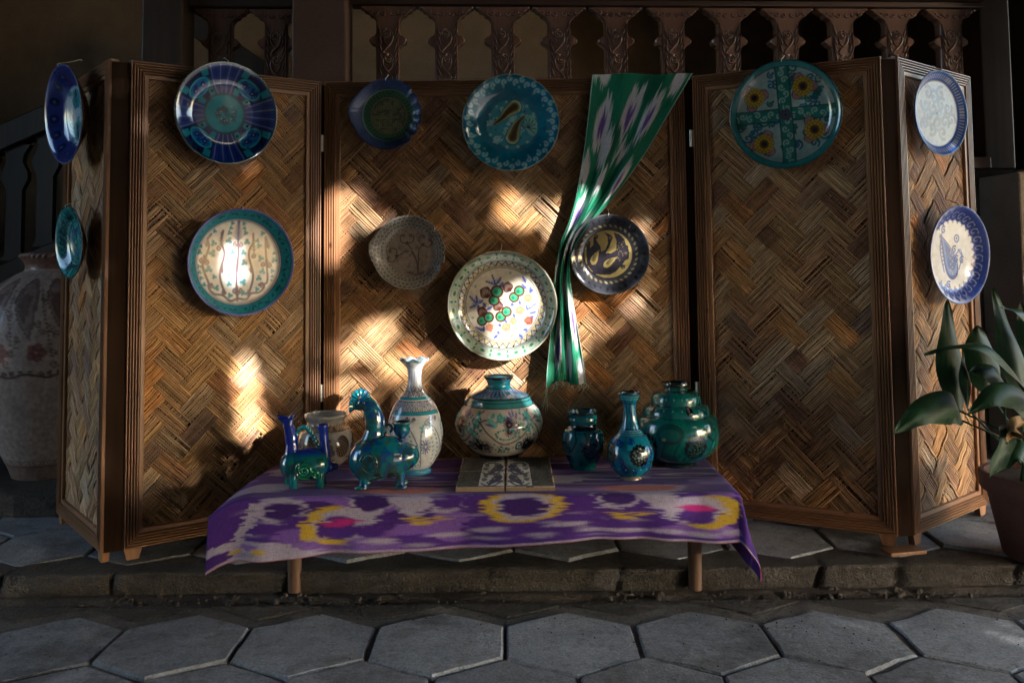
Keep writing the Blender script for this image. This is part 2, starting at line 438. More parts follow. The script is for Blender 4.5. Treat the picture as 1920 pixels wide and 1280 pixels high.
# cut pavers along the back edge of the courtyard paving (half buried in mortar)
def half_hex(seed):
    rs = np.random.default_rng(seed); bm = bmesh.new(); top = []; bot = []
    base = [(-0.170, 0.052), (-0.172, 0.035), (0.0, -0.062), (0.172, 0.035), (0.170, 0.052), (0.08, 0.058), (-0.06, 0.054)]
    for (x, y) in base:
        x += rs.normal(0, .003); y += rs.normal(0, .004)
        bot.append(bm.verts.new((x, y, -0.045))); top.append(bm.verts.new((x * 0.97, y * 0.93, rs.normal(0, .0015))))
    n = len(base)
    for k in range(n): bm.faces.new((bot[k], bot[(k + 1) % n], top[(k + 1) % n], top[k]))
    bm.faces.new(top); bmesh.ops.recalc_face_normals(bm, faces=bm.faces)
    bmesh.ops.bevel(bm, geom=[e for e in bm.edges if all(v in top for v in e.verts)], offset=0.006, segments=2, affect='EDGES')
    me = bpy.data.meshes.new('cut_paver'); bm.to_mesh(me); bm.free(); me.materials.append(M_kerb); return me
halves = [half_hex(s) for s in range(4)]
for k in range(-7, 8):
    x = xj + k * hexW
    mesh_obj('cut_paver', halves[k % 4], None, low_base, T(x, 2.640 + random.uniform(-.004, .004), -0.003 + random.uniform(-.003, .002), random.uniform(-.02, .02)))

# ledge at the left that carries the big jar
bm = bmesh.new()
nx, ny = 60, 14
def ledge():
    V = []; Fq = []
    xs = np.linspace(-3.6, -0.6, 90); prof = [(3.42, 0.03), (3.425, 0.08), (3.43, 0.115), (3.445, 0.132), (3.5, 0.137), (3.8, 0.138), (4.3, 0.138)]
    for j, (y, z) in enumerate(prof):
        nj = 0.008 if j < 4 else 0.002
        V.append(np.stack([xs, y + (fbm(xs * 14, xs * 0 + j, 21, 3) - .5) * 2 * nj * 2, z + (fbm(xs * 9, xs * 0 + j * 2, 5, 3) - .5) * 2 * nj], 1))
    n = len(xs); i = np.arange(n - 1)
    for j in range(len(prof) - 1): a = j * n + i; Fq.append(np.stack([a, a + 1, a + n + 1, a + n], 1))
    o = mk('stone_ledge', np.concatenate(V), np.concatenate(Fq), M_kerb, smooth=True); tag(o, kind='structure')
bm.free(); ledge()

# ------------------------------------------------------------------ building behind
def wall(name, x0, x1, y0, y1, z0, z1, mat, label):
    o = box_obj(name, x0, x1, y0, y1, z0, z1, mat); return tag(o, label, 'wall')
wall('plaster_wall', -7.0, 0.30, 5.9, 6.15, 0.0, 5.0, M_wall, 'dim grey brown plaster wall behind the balustrade and the stairs')
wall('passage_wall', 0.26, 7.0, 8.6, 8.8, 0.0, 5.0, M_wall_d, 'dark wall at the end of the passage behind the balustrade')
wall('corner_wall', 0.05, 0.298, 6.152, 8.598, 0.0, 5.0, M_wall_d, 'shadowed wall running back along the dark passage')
o = box_obj('terrace', -1.6, 6.0, 4.45, 8.59, 0.0, 1.36, M_wall); tag(o, 'brown plastered terrace base behind the potted plant', 'terrace')
# terrace edge board
edge = box_obj('edge_board', -1.6, 6.0, 4.40, 4.62, 1.362, 1.44, M_stair, o)

ROT_B = R_(3.2)
BL = on_y(728, 15, 4.24)                     # underside of the handrail at the first baluster
bx_dir = np.array([math.cos(ROT_B), math.sin(ROT_B), 0.0])
def along(u):                                  # distance along the railing of image column u
    r = ray(u, 15); n = np.array([-math.sin(ROT_B), math.cos(ROT_B), 0])
    P = on_plane(u, 15, BL, n); return float(np.dot(P - BL, bx_dir))
MB = Matrix.Translation((BL[0], BL[1], 0)) @ Matrix.Rotation(ROT_B, 4, 'Z')
RZ = BL[2]; PXM = 4.3 / 1650
bal = empty('balustrade', MB @ Matrix.Translation((0, 0, 1.44)), 'carved brown wooden balustrade along the terrace above the folding screen', 'railing')
def baluster_mesh():
    h = RZ - 1.44
    pf = [(0, 51), (3, 51), (5, 46), (9, 43), (12, 36), (17, 33.5), (19, 28), (24, 23.5), (30, 21.5), (50, 21.5), (55, 25), (58, 31), (62, 34.5), (66, 34.5), (70, 31), (73, 25), (78, 21.5), (200, 21.5), (235, 24), (h / PXM, 26)]
    bm = bmesh.new(); fr = []; bk = []
    d = 0.028; L = []; Rr = []
    for (y, w_) in pf:
        z = RZ - y * PXM; wv = w_ * PXM
        L.append((-wv, z)); Rr.append((wv, z))
    ring = L + Rr[::-1]
    nL = len(L)
    def row(yy, s=1.0): return [bm.verts.new((x * s if True else x, yy, z)) for x, z in ring]
    f0 = row(-d, 0.93); f1 = row(-d + 0.006); b0 = row(d)
    n = len(ring)
    for a, c in ((f0, f1), (f1, b0)):
        for k in range(n): bm.faces.new((a[k], a[(k + 1) % n], c[(k + 1) % n], c[k]))
    for a in (f0, b0):
        for k in range(nL - 1): bm.faces.new((a[k], a[k + 1], a[n - 2 - k], a[n - 1 - k]))
    bmesh.ops.recalc_face_normals(bm, faces=bm.faces)
    me = bpy.data.meshes.new('baluster'); bm.to_mesh(me); bm.free(); me.materials.append(M_carved); return me
def carving_mesh():
    parts = []; y0 = -0.029
    def st(pts, r):
        P = [(x * PXM, y0, RZ - y * PXM) for x, y in pts]; V, Fc = tube(P, r * 1.35, 5, True, up=(0, 1, 0)); 
        V = [(v[0], y0 + (v[1] - y0) * 1.6, v[2]) for v in V]; parts.append((V, Fc))
    for sx in (-1, 1):
        st([(sx * 19, 30), (sx * 19, 140), (sx * 19, 270)], 0.0030)                                   # border fillets
        for k in range(16): st([(sx * 18.5, 38 + k * 15), (sx * 14.5, 46 + k * 15), (sx * 11.5, 56 + k * 15)], 0.0030)
    for k in range(5):                                                                                # scrolls, turning left and right
        c = 52 + k * 48; s = 1 if k % 2 else -1
        t = np.linspace(0, 1, 22); rr = 9 * (1 - 0.8 * t); an = -math.pi / 2 + t * 3.4 * math.pi
        st([(s * (1.5 + r * math.cos(a)), c + r * math.sin(a)) for r, a in zip(rr, an)], 0.0034)
        st(spline([(s * 1.5, c - 9), (-s * 8, c - 2), (-s * 8, c + 14), (s * 2, c + 26), (s * 9, c + 36), (-s * 1.5, c + 39)], 14), 0.0036)
        st(spline([(s * 9, c + 6), (s * 6, c + 17), (-s * 3, c + 24)], 6), 0.0028)
    for s in (-1, 1):
        for k in range(3):                                                                            # leaf scrolls under the rail
            cx = s * (8 + 12 * k); t = np.linspace(0, 1, 12)
            st([(cx + s * 6 * (1 - .7 * q) * math.cos(4.5 * q), 13 + 1.5 * k * (-1) + 6 * (1 - .7 * q) * math.sin(4.5 * q)) for q in t], 0.0028)
    V, Fc = join(parts); me = make_mesh('carving', V, Fc, True); me.materials.append(M_carved); return me
BME, CME = baluster_mesh(), carving_mesh()
for u in (409, 515, 728, 837, 942, 1047, 1153, 1259, 1364, 1472, 1574, 1675, 1776):
    M = MB @ Matrix.Translation((along(u), 0.06 if u < 600 else 0, 0))
    b_ = mesh_obj('baluster', BME, None, bal, M); mesh_obj('carving', CME, None, b_, M)
aL, aR = along(660), along(1835)
bm = bmesh.new(); add_box(bm, aL, aR, -0.05, 0.05, RZ + 0.004, RZ + 0.03, 0.004); add_box(bm, aL, aR, -0.075, 0.075, RZ + 0.032, RZ + 0.12, 0.012)
bm_obj('handrail', bm, wood_mat('rail_wood', (0.03, 0.016, 0.013), (0.06, 0.03, 0.025), 0.45, axis=0, knots=False), bal, MB)
bm = bmesh.new(); add_box(bm, along(352), along(549), 0.01, 0.11, RZ + 0.004, RZ + 0.11, 0.008); bm_obj('handrail', bm, M_stair, bal, MB)
bm = bmesh.new(); add_box(bm, aL, aR, -0.05, 0.05, 1.444, 1.50, 0.004); bm_obj('bottom_rail', bm, M_carved, bal, MB)
M_post = plaster_mat('painted_post', (0.085, 0.05, 0.042), (0.105, 0.063, 0.053), 0.45, 6, 0.1)
def post(u0, u1, name, mat, label, z0, z1, dy=0.0, depth=0.13, grp=None):
    a, c = along(u0), along(u1); bm = bmesh.new()
    add_box(bm, a, c, -depth + dy, depth + dy, z0, z1, 0.008)
    o = bm_obj(name, bm, mat, None, MB); tag(o, label, 'post', grp); return o
post(557, 655, 'square_post', M_post, 'thick brown painted square post between two runs of the balustrade', 1.444, 4.0)
post(276, 350, 'square_post', M_stair, 'dark wooden post at the head of the stairs behind the screen', 0.6, 4.0, 0.03, 0.10)
post(1836, 1892, 'square_post', M_stair, 'dark square post where the balustrade ends', 1.444, 4.0, 0.10, 0.10)
post(1897, 1990, 'square_post', M_post, 'pale brown square post above the potted plant', 2.02, 4.0, -0.20, 0.1)
# post above the plant stands on a masonry pier
bm = bmesh.new(); add_box(bm, along(1820), along(2080), -0.32, 0.0, 0.03, 1.40, 0.01)
o = bm_obj('masonry_pier', bm, M_wall, None, MB); tag(o, 'low brown masonry pier behind the potted plant', 'wall')
bm = bmesh.new(); add_box(bm, along(1897) + .01, along(1990) - .01, -0.29, -0.11, 1.402, 2.018, 0.004)
o = bm_obj('pier_block', bm, M_stair, None, MB); tag(o, 'dark wooden block carrying the pale post on the pier', 'block')
# staircase rising to the right at the far left
st_root = empty('staircase', T(-3.2, 5.0, 0.04), 'dark wooden staircase with sloping handrail rising behind the big jar', 'staircase')
A = on_y(-60, 268, 5.0); B = on_y(345, 88, 5.0)
def sloped(name, P, Q, th, dep, parent, mat, y=5.0):
    bm = bmesh.new(); V = [bm.verts.new((X, y + s * dep, z)) for s in (-1, 1) for (X, z) in ((P[0], P[2]), (Q[0], Q[2]), (Q[0], Q[2] - th), (P[0], P[2] - th))]
    for q in ((0, 1, 2, 3), (7, 6, 5, 4), (0, 4, 5, 1), (1, 5, 6, 2), (2, 6, 7, 3), (3, 7, 4, 0)): bm.faces.new([V[i] for i in q])
    bmesh.ops.bevel(bm, geom=list(bm.edges), offset=0.006, segments=1, affect='EDGES')
    return bm_obj(name, bm, mat, parent)
sloped('handrail', A, B, 0.15, 0.06, st_root, M_stair)
for i in range(7):
    t = (i + 0.6) / 7; X = A[0] + (B[0] - A[0]) * t; Zt = A[2] + (B[2] - A[2]) * t - 0.14
    prof = [(0.085, 0), (0.05, 0.06), (0.045, 0.1), (0.075, 0.16), (0.075, 0.2), (0.045, 0.26), (0.045, 0.62), (0.07, 0.66)]
    bm = bmesh.new(); fr = [[bm.verts.new((X + s * w_, 5.0 + d, Zt - z)) for w_, z in prof] for d in (-0.02, 0.02) for s in (-1, 1)]
    for k in range(len(prof) - 1):
        for a, c in ((0, 1), (1, 3), (3, 2), (2, 0)): bm.faces.new((fr[a][k], fr[c][k], fr[c][k + 1], fr[a][k + 1]))
    bm_obj('baluster', bm, M_stair, st_root)
A2 = A + np.array([0, 0, -0.80]); B2 = B + np.array([0, 0, -0.80])
sloped('stringer', A2, B2, 0.32, 0.05, st_root, M_stair)
for i in range(9):
    X = -3.5 + i * 0.27; z = 0.2 + i * 0.17
    box_obj('step', X, X + 0.30, 5.07, 5.88, z - 0.03, z, M_stair, st_root)
C1, C2 = on_y(425, 66, 5.5), on_y(520, 132, 5.5)
br = sloped('sloping_beam', C1 + (C1 - C2) * 0.6, C2 + (C2 - C1) * 1.5, 0.16, 0.05, None, M_stair, 5.5); tag(br, 'dark sloping beam seen between the balusters by the thick post', 'beam')
wall('under_stair_wall', -7.0, -1.62, 5.12, 5.3, 0.0, 1.0, M_wall_d, 'dark wall under the staircase behind the big jar')

# ------------------------------------------------------------------ rest of the court, with walls and roof parts added to block light
roof = empty('porch_roof', T(0, 3, 3.45), 'dark wooden porch roof above the folding screen, with a side part added against sun', 'roof')
bm = bmesh.new(); add_box(bm, -7, 2.9, -2.9, 9.2, 4.42, 4.54); add_box(bm, 2.905, 8.5, -0.6, 9.2, 3.62, 3.74); bm_obj('decking', bm, M_stair, roof)  # lower deck on the right is added to keep sun off the back
box_obj('sun_stop_board', 2.86, 2.898, -0.6, 9.2, 3.70, 4.415, M_stair, roof)  # board added to stop sun passing between the two roof levels
for i in range(10):
    x = -6.6 + i * 1.2; box_obj('rafter', x, x + 0.12, -2.8 if x < 2.7 else 0.15, 9.0, 4.26 if x < 2.7 else 3.46, 4.418 if x < 2.7 else 3.618, M_stair, roof)
wall('left_light_blocker', -4.4, -4.15, -2.6, 1.5, 0.0, 4.4, M_wall_d, 'added unseen wall holding back light from the big jar side')  # added out of view to narrow the light from the left
wall('passage_light_blocker', 4.3, 4.5, 4.63, 8.59, 1.362, 3.6, M_wall_d, 'added dark wall keeping light out of the passage beyond the balustrade')  # added so that the passage stays dark
wall('front_light_blocker', -4.14, 3.6, -2.6, -2.35, -0.04, 4.4, M_lime, 'added unseen pale wall blocking light from in front of the screen')  # added behind the viewer to cut light from front and left
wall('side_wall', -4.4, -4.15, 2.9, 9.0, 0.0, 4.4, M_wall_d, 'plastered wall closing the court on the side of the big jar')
wall('court_wall', -12, 14, -9.3, -9.0, -0.04, 3.2, M_lime, 'pale plastered wall across the court facing the folding screen')
# ================================================================== folding screen
TOPZ = 1.695
def bamboo_mat():
    m, nt, b = nodes_mat('split_bamboo')
    at = N(nt, 'ShaderNodeAttribute', attribute_name='Col'); uv = N(nt, 'ShaderNodeUVMap')
    n1 = noise(nt, uv.outputs[0], 1.0, 4, 0.6, (7, 260, 1)); n2 = noise(nt, uv.outputs[0], 1.0, 3, 0.5, (22, 40, 1), (5, 3, 0))
    r = ramp(nt, [(0.3, (0.55, 0.50, 0.46)), (0.65, (1.1, 1.1, 1.1))]); nt.links.new(n1.outputs[0], r.inputs[0])
    r2 = ramp(nt, [(0.3, (0.66, 0.62, 0.60)), (0.6, (1.05, 1.05, 1.05))]); nt.links.new(n2.outputs[0], r2.inputs[0])
    c = mix(nt, at.outputs['Color'], r.outputs[0], 1.0, 'MULTIPLY'); c = mix(nt, c, r2.outputs[0], 1.0, 'MULTIPLY')
    nt.links.new(c, b.inputs['Base Color']); b.inputs['Roughness'].default_value = 0.45; b.inputs['Specular IOR Level'].default_value = 0.28
    tg = N(nt, 'ShaderNodeTangent', direction_type='UV_MAP', uv_map='UVMap'); nt.links.new(tg.outputs[0], b.inputs['Tangent']); b.inputs['Anisotropic'].default_value = 0.75
    bump(nt, b, n1.outputs[0], 0.5, 0.0012)
    return m
M_bam = bamboo_mat()
M_frame = wood_mat('reeded_pine', (0.17, 0.072, 0.034), (0.33, 0.165, 0.08), 0.4, 1.0, 2)
M_frame_h = wood_mat('reeded_pine_rail', (0.17, 0.072, 0.034), (0.33, 0.165, 0.08), 0.4, 1.0, 0)
M_back = plaster_mat('dark_backing', (0.03, 0.018, 0.012), (0.05, 0.03, 0.02))
M_hinge, _nt, _b = nodes_mat('hinge_steel'); _b.inputs['Base Color'].default_value = (0.55, 0.54, 0.5, 1); _b.inputs['Metallic'].default_value = 0.9; _b.inputs['Roughness'].default_value = 0.4
screen = empty('folding_screen', T(0, 3.3, UZ), 'five leaf folding screen of woven split bamboo in reeded wooden frames', 'screen')
BW, WID, SPL = 0.0615, 0.060, 8
PAN = [((-1.693, 3.354), (-1.3105, 2.887)), ((-1.277, 2.914), (-0.7255, 3.307)), ((-0.706, 3.312), (0.652, 3.292)), ((0.686, 3.275), (1.269, 2.975)), ((1.304, 2.98), (1.738, 3.335))]
PM = []; PL = []
for (A, B) in PAN:
    d = np.array([B[0] - A[0], B[1] - A[1]]); L = np.linalg.norm(d); d /= L
    n = np.array([d[1], -d[0]])               # towards the viewer
    PM.append(Matrix(((d[0], -n[0], 0, A[0]), (d[1], -n[1], 0, A[1]), (0, 0, 1, 0), (0, 0, 0, 1)))); PL.append(L)
# local axes: x along the leaf, y away from the viewer, z up; the woven face lies at y = 0
def reed_profile(nr=5):
    pts = [(0.0, 0.008), (0.0, -0.014)]
    w0 = 0.045; s = w0 / nr
    for k in range(nr):
        a = k * s
        pts += [(a + 0.10 * s, -0.011), (a + 0.16 * s, -0.0185), (a + 0.34 * s, -0.0225), (a + 0.66 * s, -0.0225), (a + 0.84 * s, -0.0185), (a + 0.90 * s, -0.011)]
    pts += [(0.0458, -0.013), (0.0462, -0.017), (0.058, -0.016), (0.060, -0.0135), (0.060, 0.004)]
    return pts
REED = reed_profile()
def moulding(length, kind):
    """kind: stile (grows along z) or rail (grows along x); outer edge at across=0, mitred ends"""
    V = []; n = len(REED)
    for e in (0, 1):
        for (a, h) in REED:
            q = a if e == 0 else length - a
            V.append((a, h, q) if kind == 'stile' else (q, h, a))
    Fc = [(k, k + 1, n + k + 1, n + k) for k in range(n - 1)]
    Fc.append(tuple(range(n))); Fc.append(tuple(range(2 * n - 1, n - 1, -1)))
    bm = bmesh.new(); vs_ = [bm.verts.new(v) for v in V]
    for f in Fc: bm.faces.new([vs_[i] for i in f])
    bmesh.ops.recalc_face_normals(bm, faces=bm.faces)
    me = bpy.data.meshes.new(kind); bm.to_mesh(me); bm.free()
    me.polygons.foreach_set('use_smooth', np.ones(len(me.polygons), dtype=bool)); me.set_sharp_from_angle(angle=R_(38))
    me.materials.append(M_frame if kind == 'stile' else M_frame_h); return me
PAL = [lin(196, 154, 110), lin(202, 158, 110), lin(188, 148, 110), lin(200, 164, 124), lin(184, 140, 98), lin(200, 148, 94), lin(192, 162, 130), lin(178, 134, 98)]
def over(i, j, seed):
    base = ((i + j) % 4) < 2
    if hash2(i, j, seed) < 0.045: base = not base
    return base
def weave(leaf, L, z0, z1, M, parent, seed):
    x0, x1 = WID - 0.012, L - WID + 0.012; zz0, zz1 = z0 + WID - 0.012, z1 - WID + 0.012
    r2 = math.sqrt(2); cnt = 0
    for fam in (0, 1):
        # family 0 runs up to the right (p = (x - z)/r2, q = (x + z)/r2), family 1 runs down to the right
        ps = [(x - z) / r2 if fam == 0 else (x + z) / r2 for x in (x0, x1) for z in (zz0, zz1)]
        for i in range(math.floor(min(ps) / BW), math.ceil(max(ps) / BW)):
            V = []; Q = []; C = []; UV = []
            wob = random.gauss(0, 0.0012)
            bandc = random.choice(PAL) * random.uniform(0.85, 1.12)
            for s in range(SPL):
                sw = BW / SPL
                pc = (i + (s + 0.5) / SPL) * BW + wob + random.gauss(0, 0.0005)
                hw = sw / 2 * random.uniform(0.70, 0.98)
                # clip this splint's centre line to the opening
                if fam == 0:
                    qa = max(2 * x0 / r2 - pc, 2 * zz0 / r2 + pc); qb = min(2 * x1 / r2 - pc, 2 * zz1 / r2 + pc)
                else:     # x = (p+q)/r2, z = (p-q)/r2 with q = (x - z)/r2
                    qa = max(2 * x0 / r2 - pc, pc - 2 * zz1 / r2); qb = min(2 * x1 / r2 - pc, pc - 2 * zz0 / r2)
                if qb - qa < 0.004 or random.random() < .022: continue
                if random.random() < .05: pc += random.gauss(0, .0022)
                ja, jb = math.floor(qa / BW), math.floor(qb / BW)
                smp = [(qa, ja)]
                for j in range(ja, jb + 1):
                    for t in (0.16, 0.5, 0.84):
                        q = (j + t) * BW
                        if qa < q < qb: smp.append((q, j))
                smp.append((qb, jb))
                tilt = random.gauss(0, 0.0004); lift = random.gauss(0, 0.0003); ph = random.uniform(0, 9)
                cs = bandc * random.uniform(0.80, 1.12) * (1 + np.array([random.gauss(0, .03), 0, random.gauss(0, .03)]))
                if random.random() < 0.06: cs = cs * 0.62
                o = len(V); kk = 0
                for (q, j) in smp:
                    ii, jj = (i, j)
                    ov = over(ii, jj, seed) if fam == 0 else (not over(jj, ii, seed))
                    h = (-0.0052 if ov else 0.0034) * (1.25 if abs(q / BW - math.floor(q / BW) - .5) < .1 else .85)
                    h += -lift + 0.0004 * math.sin(q * 31 + ph)
                    e = 0.0007 * math.sin(q * 17 + ph * 2)
                    fl = hash2(i * 3 + fam, (i + j + (2 if fam == 0 else 0)) // 2, seed + 5)       # the same float keeps one tone
                    tone = 0.84 + 0.30 * fl
                    cc = cs * tone
                    if fl > 0.92: cc = cc * np.array([1.08, 0.86, 0.64])
                    elif fl < 0.11: cc = cc * np.array([0.70, 0.62, 0.68])
                    for (sg, dh, sh_) in ((-1, .0016, .30), (-.70, 0, 1), (.70, 0, 1), (1, .0016, .30)):   # rounded edges, darkened in colour for the shade between splints
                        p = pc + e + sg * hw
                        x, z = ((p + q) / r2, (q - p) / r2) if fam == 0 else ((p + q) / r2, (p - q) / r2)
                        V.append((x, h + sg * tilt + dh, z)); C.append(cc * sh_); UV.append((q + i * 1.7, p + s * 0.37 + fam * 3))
                    if kk:
                        a = o + 4 * (kk - 1)
                        for w4 in range(3): Q.append((a + w4, a + w4 + 1, a + w4 + 5, a + w4 + 4))
                    kk += 1
            if not Q: continue
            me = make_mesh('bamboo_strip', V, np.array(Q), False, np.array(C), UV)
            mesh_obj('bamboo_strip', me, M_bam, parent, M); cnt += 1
    return cnt
foot = UZ + 0.002
for li, (M, L) in enumerate(zip(PM, PL)):
    z0, z1 = UZ + 0.036, TOPZ
    wn = mk('woven_panel', [(0.02, 0.0078, z0 + .02), (L - .02, 0.0078, z0 + .02), (L - .02, 0.0078, z1 - .02), (0.02, 0.0078, z1 - .02)], [(0, 1, 2, 3)], M_back, screen, M)
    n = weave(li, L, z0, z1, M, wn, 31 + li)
    bm = bmesh.new()
    for bx in ((0.001, 0.05, z0 + .001, z1 - .001), (L - 0.05, L - 0.001, z0 + .001, z1 - .001)): add_box(bm, bx[0], bx[1], 0.0085, 0.0125, bx[2], bx[3])
    for bz in (z0 + .001, z1 - .05): add_box(bm, 0.0505, L - 0.0505, 0.0085, 0.012, bz, bz + .049)
    fr = bm_obj('panel_frame', bm, M_frame, screen, M)
    ms, mr = moulding(z1 - z0, 'stile'), moulding(L, 'rail')
    mesh_obj('stile', ms, None, fr, M @ Matrix.Translation((0, 0, z0)))
    flipx = Matrix.Translation((L, 0, z0)) @ Matrix.Scale(-1, 4, (1, 0, 0))
    me2 = ms.copy(); me2.transform(Matrix.Scale(-1, 4, (1, 0, 0))); me2.flip_normals(); mesh_obj('stile', me2, None, fr, M @ Matrix.Translation((L, 0, z0)))
    mesh_obj('rail', mr, None, fr, M @ Matrix.Translation((0, 0, z0)))
    me3 = mr.copy(); me3.transform(Matrix.Scale(-1, 4, (0, 0, 1))); me3.flip_normals(); mesh_obj('rail', me3, None, fr, M @ Matrix.Translation((0, 0, z1)))
    for xa in (0.004, L - 0.060):
        bm = bmesh.new(); add_box(bm, xa, xa + 0.056, -0.014, 0.008, foot, z0 - 0.001)
        for v in bm.verts:
            if v.co.z < foot + 0.01: v.co.x += (xa + 0.028 - v.co.x) * 0.35
        bm_obj('leg', bm, M_frame, fr, M)
def hinge(li, x, z, sgn):
    V, Fc = tube([(x, -0.017, z), (x, -0.017, z + 0.03), (x, -0.017, z + 0.031), (x, -0.017, z + 0.062)], [0.0045, 0.0045, 0.0045, 0.0045], 10)
    h = mk('hinge', V, Fc, M_hinge, screen, PM[li], True, sharp=40)
    box_obj('hinge_plate', min(x, x + sgn * 0.016), max(x, x + sgn * 0.016), -0.0135, -0.0125, z, z + 0.062, M_hinge, h, PM[li])
for z in (1.43, 0.50): hinge(2, -0.008, z, 1); hinge(3, -0.010, z, 1)
M_strip = wood_mat('gap_shade', (0.022, 0.011, 0.007), (0.045, 0.023, 0.013), .9, spec=.1)
# added dark strips standing in for the shade in the gaps between leaves
for (la, lb) in ((0, 1), (1, 2), (2, 3), (3, 4)):
    A = np.array(PAN[la][1]); B = np.array(PAN[lb][0])
    if (la, lb) in ((0, 1), (3, 4)):            # these lap over the front corners of the two leaves
        A = A - np.array([PM[la][0][1], PM[la][1][1]]) * .013; B = B - np.array([PM[lb][0][1], PM[lb][1][1]]) * .013
    d = B - A; L_ = np.linalg.norm(d); an = math.atan2(d[1], d[0])
    box_obj('gap_shade_strip', 0.001, L_ - 0.001, -.001, 0.004, UZ + .036, TOPZ - .010, M_strip, screen, Matrix.Translation((A[0], A[1], 0)) @ Matrix.Rotation(an, 4, 'Z'))
# wooden shim under a foot of the screen
sh = on_z(1690, 1034, UZ)
o = box_obj('wooden_shim', -0.065, 0.065, -0.03, 0.03, 0.001, 0.013, M_frame, None, T(sh[0], sh[1] - 0.015, UZ + 0.001, R_(12)), 0.003); tag(o, 'thin splintered wooden shim on the floor by the screen foot', 'shim')
# ================================================================== hanging plates
M_glaze = glaze_mat('glazed_ceramic')
M_glaze_m = glaze_mat('satin_ceramic', 0.3, 0.35, 0.35, 0.25, 90)
M_glaze_s = glaze_mat('dull_glaze', 0.25, 0.2, 0.5, 0.12, 50)
M_glaze_s.node_tree.nodes['Principled BSDF'].inputs['Specular IOR Level'].default_value = 0.22
M_clay = plaster_mat('bare_clay', (0.30, 0.20, 0.14), (0.40, 0.28, 0.2), 0.8, 20, 0.2)
NAVY, TURQ, DTEAL, CREAM, WHITE = lin(16, 44, 128), lin(20, 138, 160), lin(8, 70, 82), lin(226, 218, 204), lin(228, 226, 222)
PLUM, BLUE, DK, GRN, YEL = lin(92, 70, 92), lin(44, 76, 168), lin(24, 24, 34), lin(36, 140, 104), lin(196, 168, 72)
def plate_mesh(R, depth, paint, outline=None, nr=78, na=260, flat=0.55, back=None, lip=0.0):
    """x,z in the plane of the plate (x to the right as seen from the front), y away from the viewer"""
    rr = np.linspace(0.0, 1.0, nr + 1)[1:]; th = np.linspace(0, 2 * math.pi, na, endpoint=False)
    RR, TH = np.meshgrid(rr, th, indexing='ij')
    ol = np.ones(na) if outline is None else outline(th)
    blend = sstep(0.45, 1.0, RR)
    sc = RR * (1 + (ol[None, :] - 1) * blend)
    x = sc * np.cos(TH); z = sc * np.sin(TH)
    h = depth * (0.25 + 0.75 * sstep(flat, 1.02, RR) ** 1.15) + lip * np.exp(-((RR - 0.985) / 0.015) ** 2)
    X = np.concatenate([[0], x.ravel()]); Z = np.concatenate([[0], z.ravel()]); H = np.concatenate([[depth * 0.25], h.ravel()])
    nb = 5; xb = []; zb = []; hb = []
    for (s, k) in ((1.006, -.0025), (0.99, -.005), (0.80, -.006), (0.56, -.006), (0.50, -.008)):
        s_ol = s * (1 + (ol - 1) * sstep(.45, 1.0, s)); xb.append(s_ol * np.cos(th)); zb.append(s_ol * np.sin(th))
        hb.append(np.full(na, depth * (.25 + .75 * float(sstep(flat, 1.02, min(s, 1.0))) ** 1.15) + k))
    Xa = np.concatenate([X] + xb) * R; Za = np.concatenate([Z] + zb) * R; Ha = np.concatenate([H] + hb)
    V = np.stack([Xa, -Ha, Za], 1)
    tot = nr + nb; k = np.arange(na); k2 = (k + 1) % na; Q = []
    for i in range(tot - 1):
        a = 1 + i * na; Q.append(np.stack([a + k, a + k2, a + na + k2, a + na + k], 1))
    Q = np.concatenate(Q)
    cen = np.stack([np.zeros(na, int), 1 + k2, 1 + k, np.zeros(na, int)], 1)
    P = paint(X, Z)
    bc = back if back is not None else lin(150, 120, 96)
    C = np.concatenate([P, np.tile(bc, (nb * na, 1))]); C[len(P):len(P) + na] = P[-na:]
    me = bpy.data.meshes.new('plate')
    faces = [tuple(q) for q in Q[:, ::-1]] + [(0, 1 + int(b), 1 + int(a)) for a, b in zip(k, k2)]
    me.from_pydata(V.tolist(), [], faces); me.update()
    me.polygons.foreach_set('use_smooth', np.ones(len(me.polygons), dtype=bool))
    at = me.color_attributes.new('Col', 'FLOAT_COLOR', 'POINT'); c4 = np.ones((len(V), 4), np.float32); c4[:, :3] = C; at.data.foreach_set('color', c4.ravel())
    return me
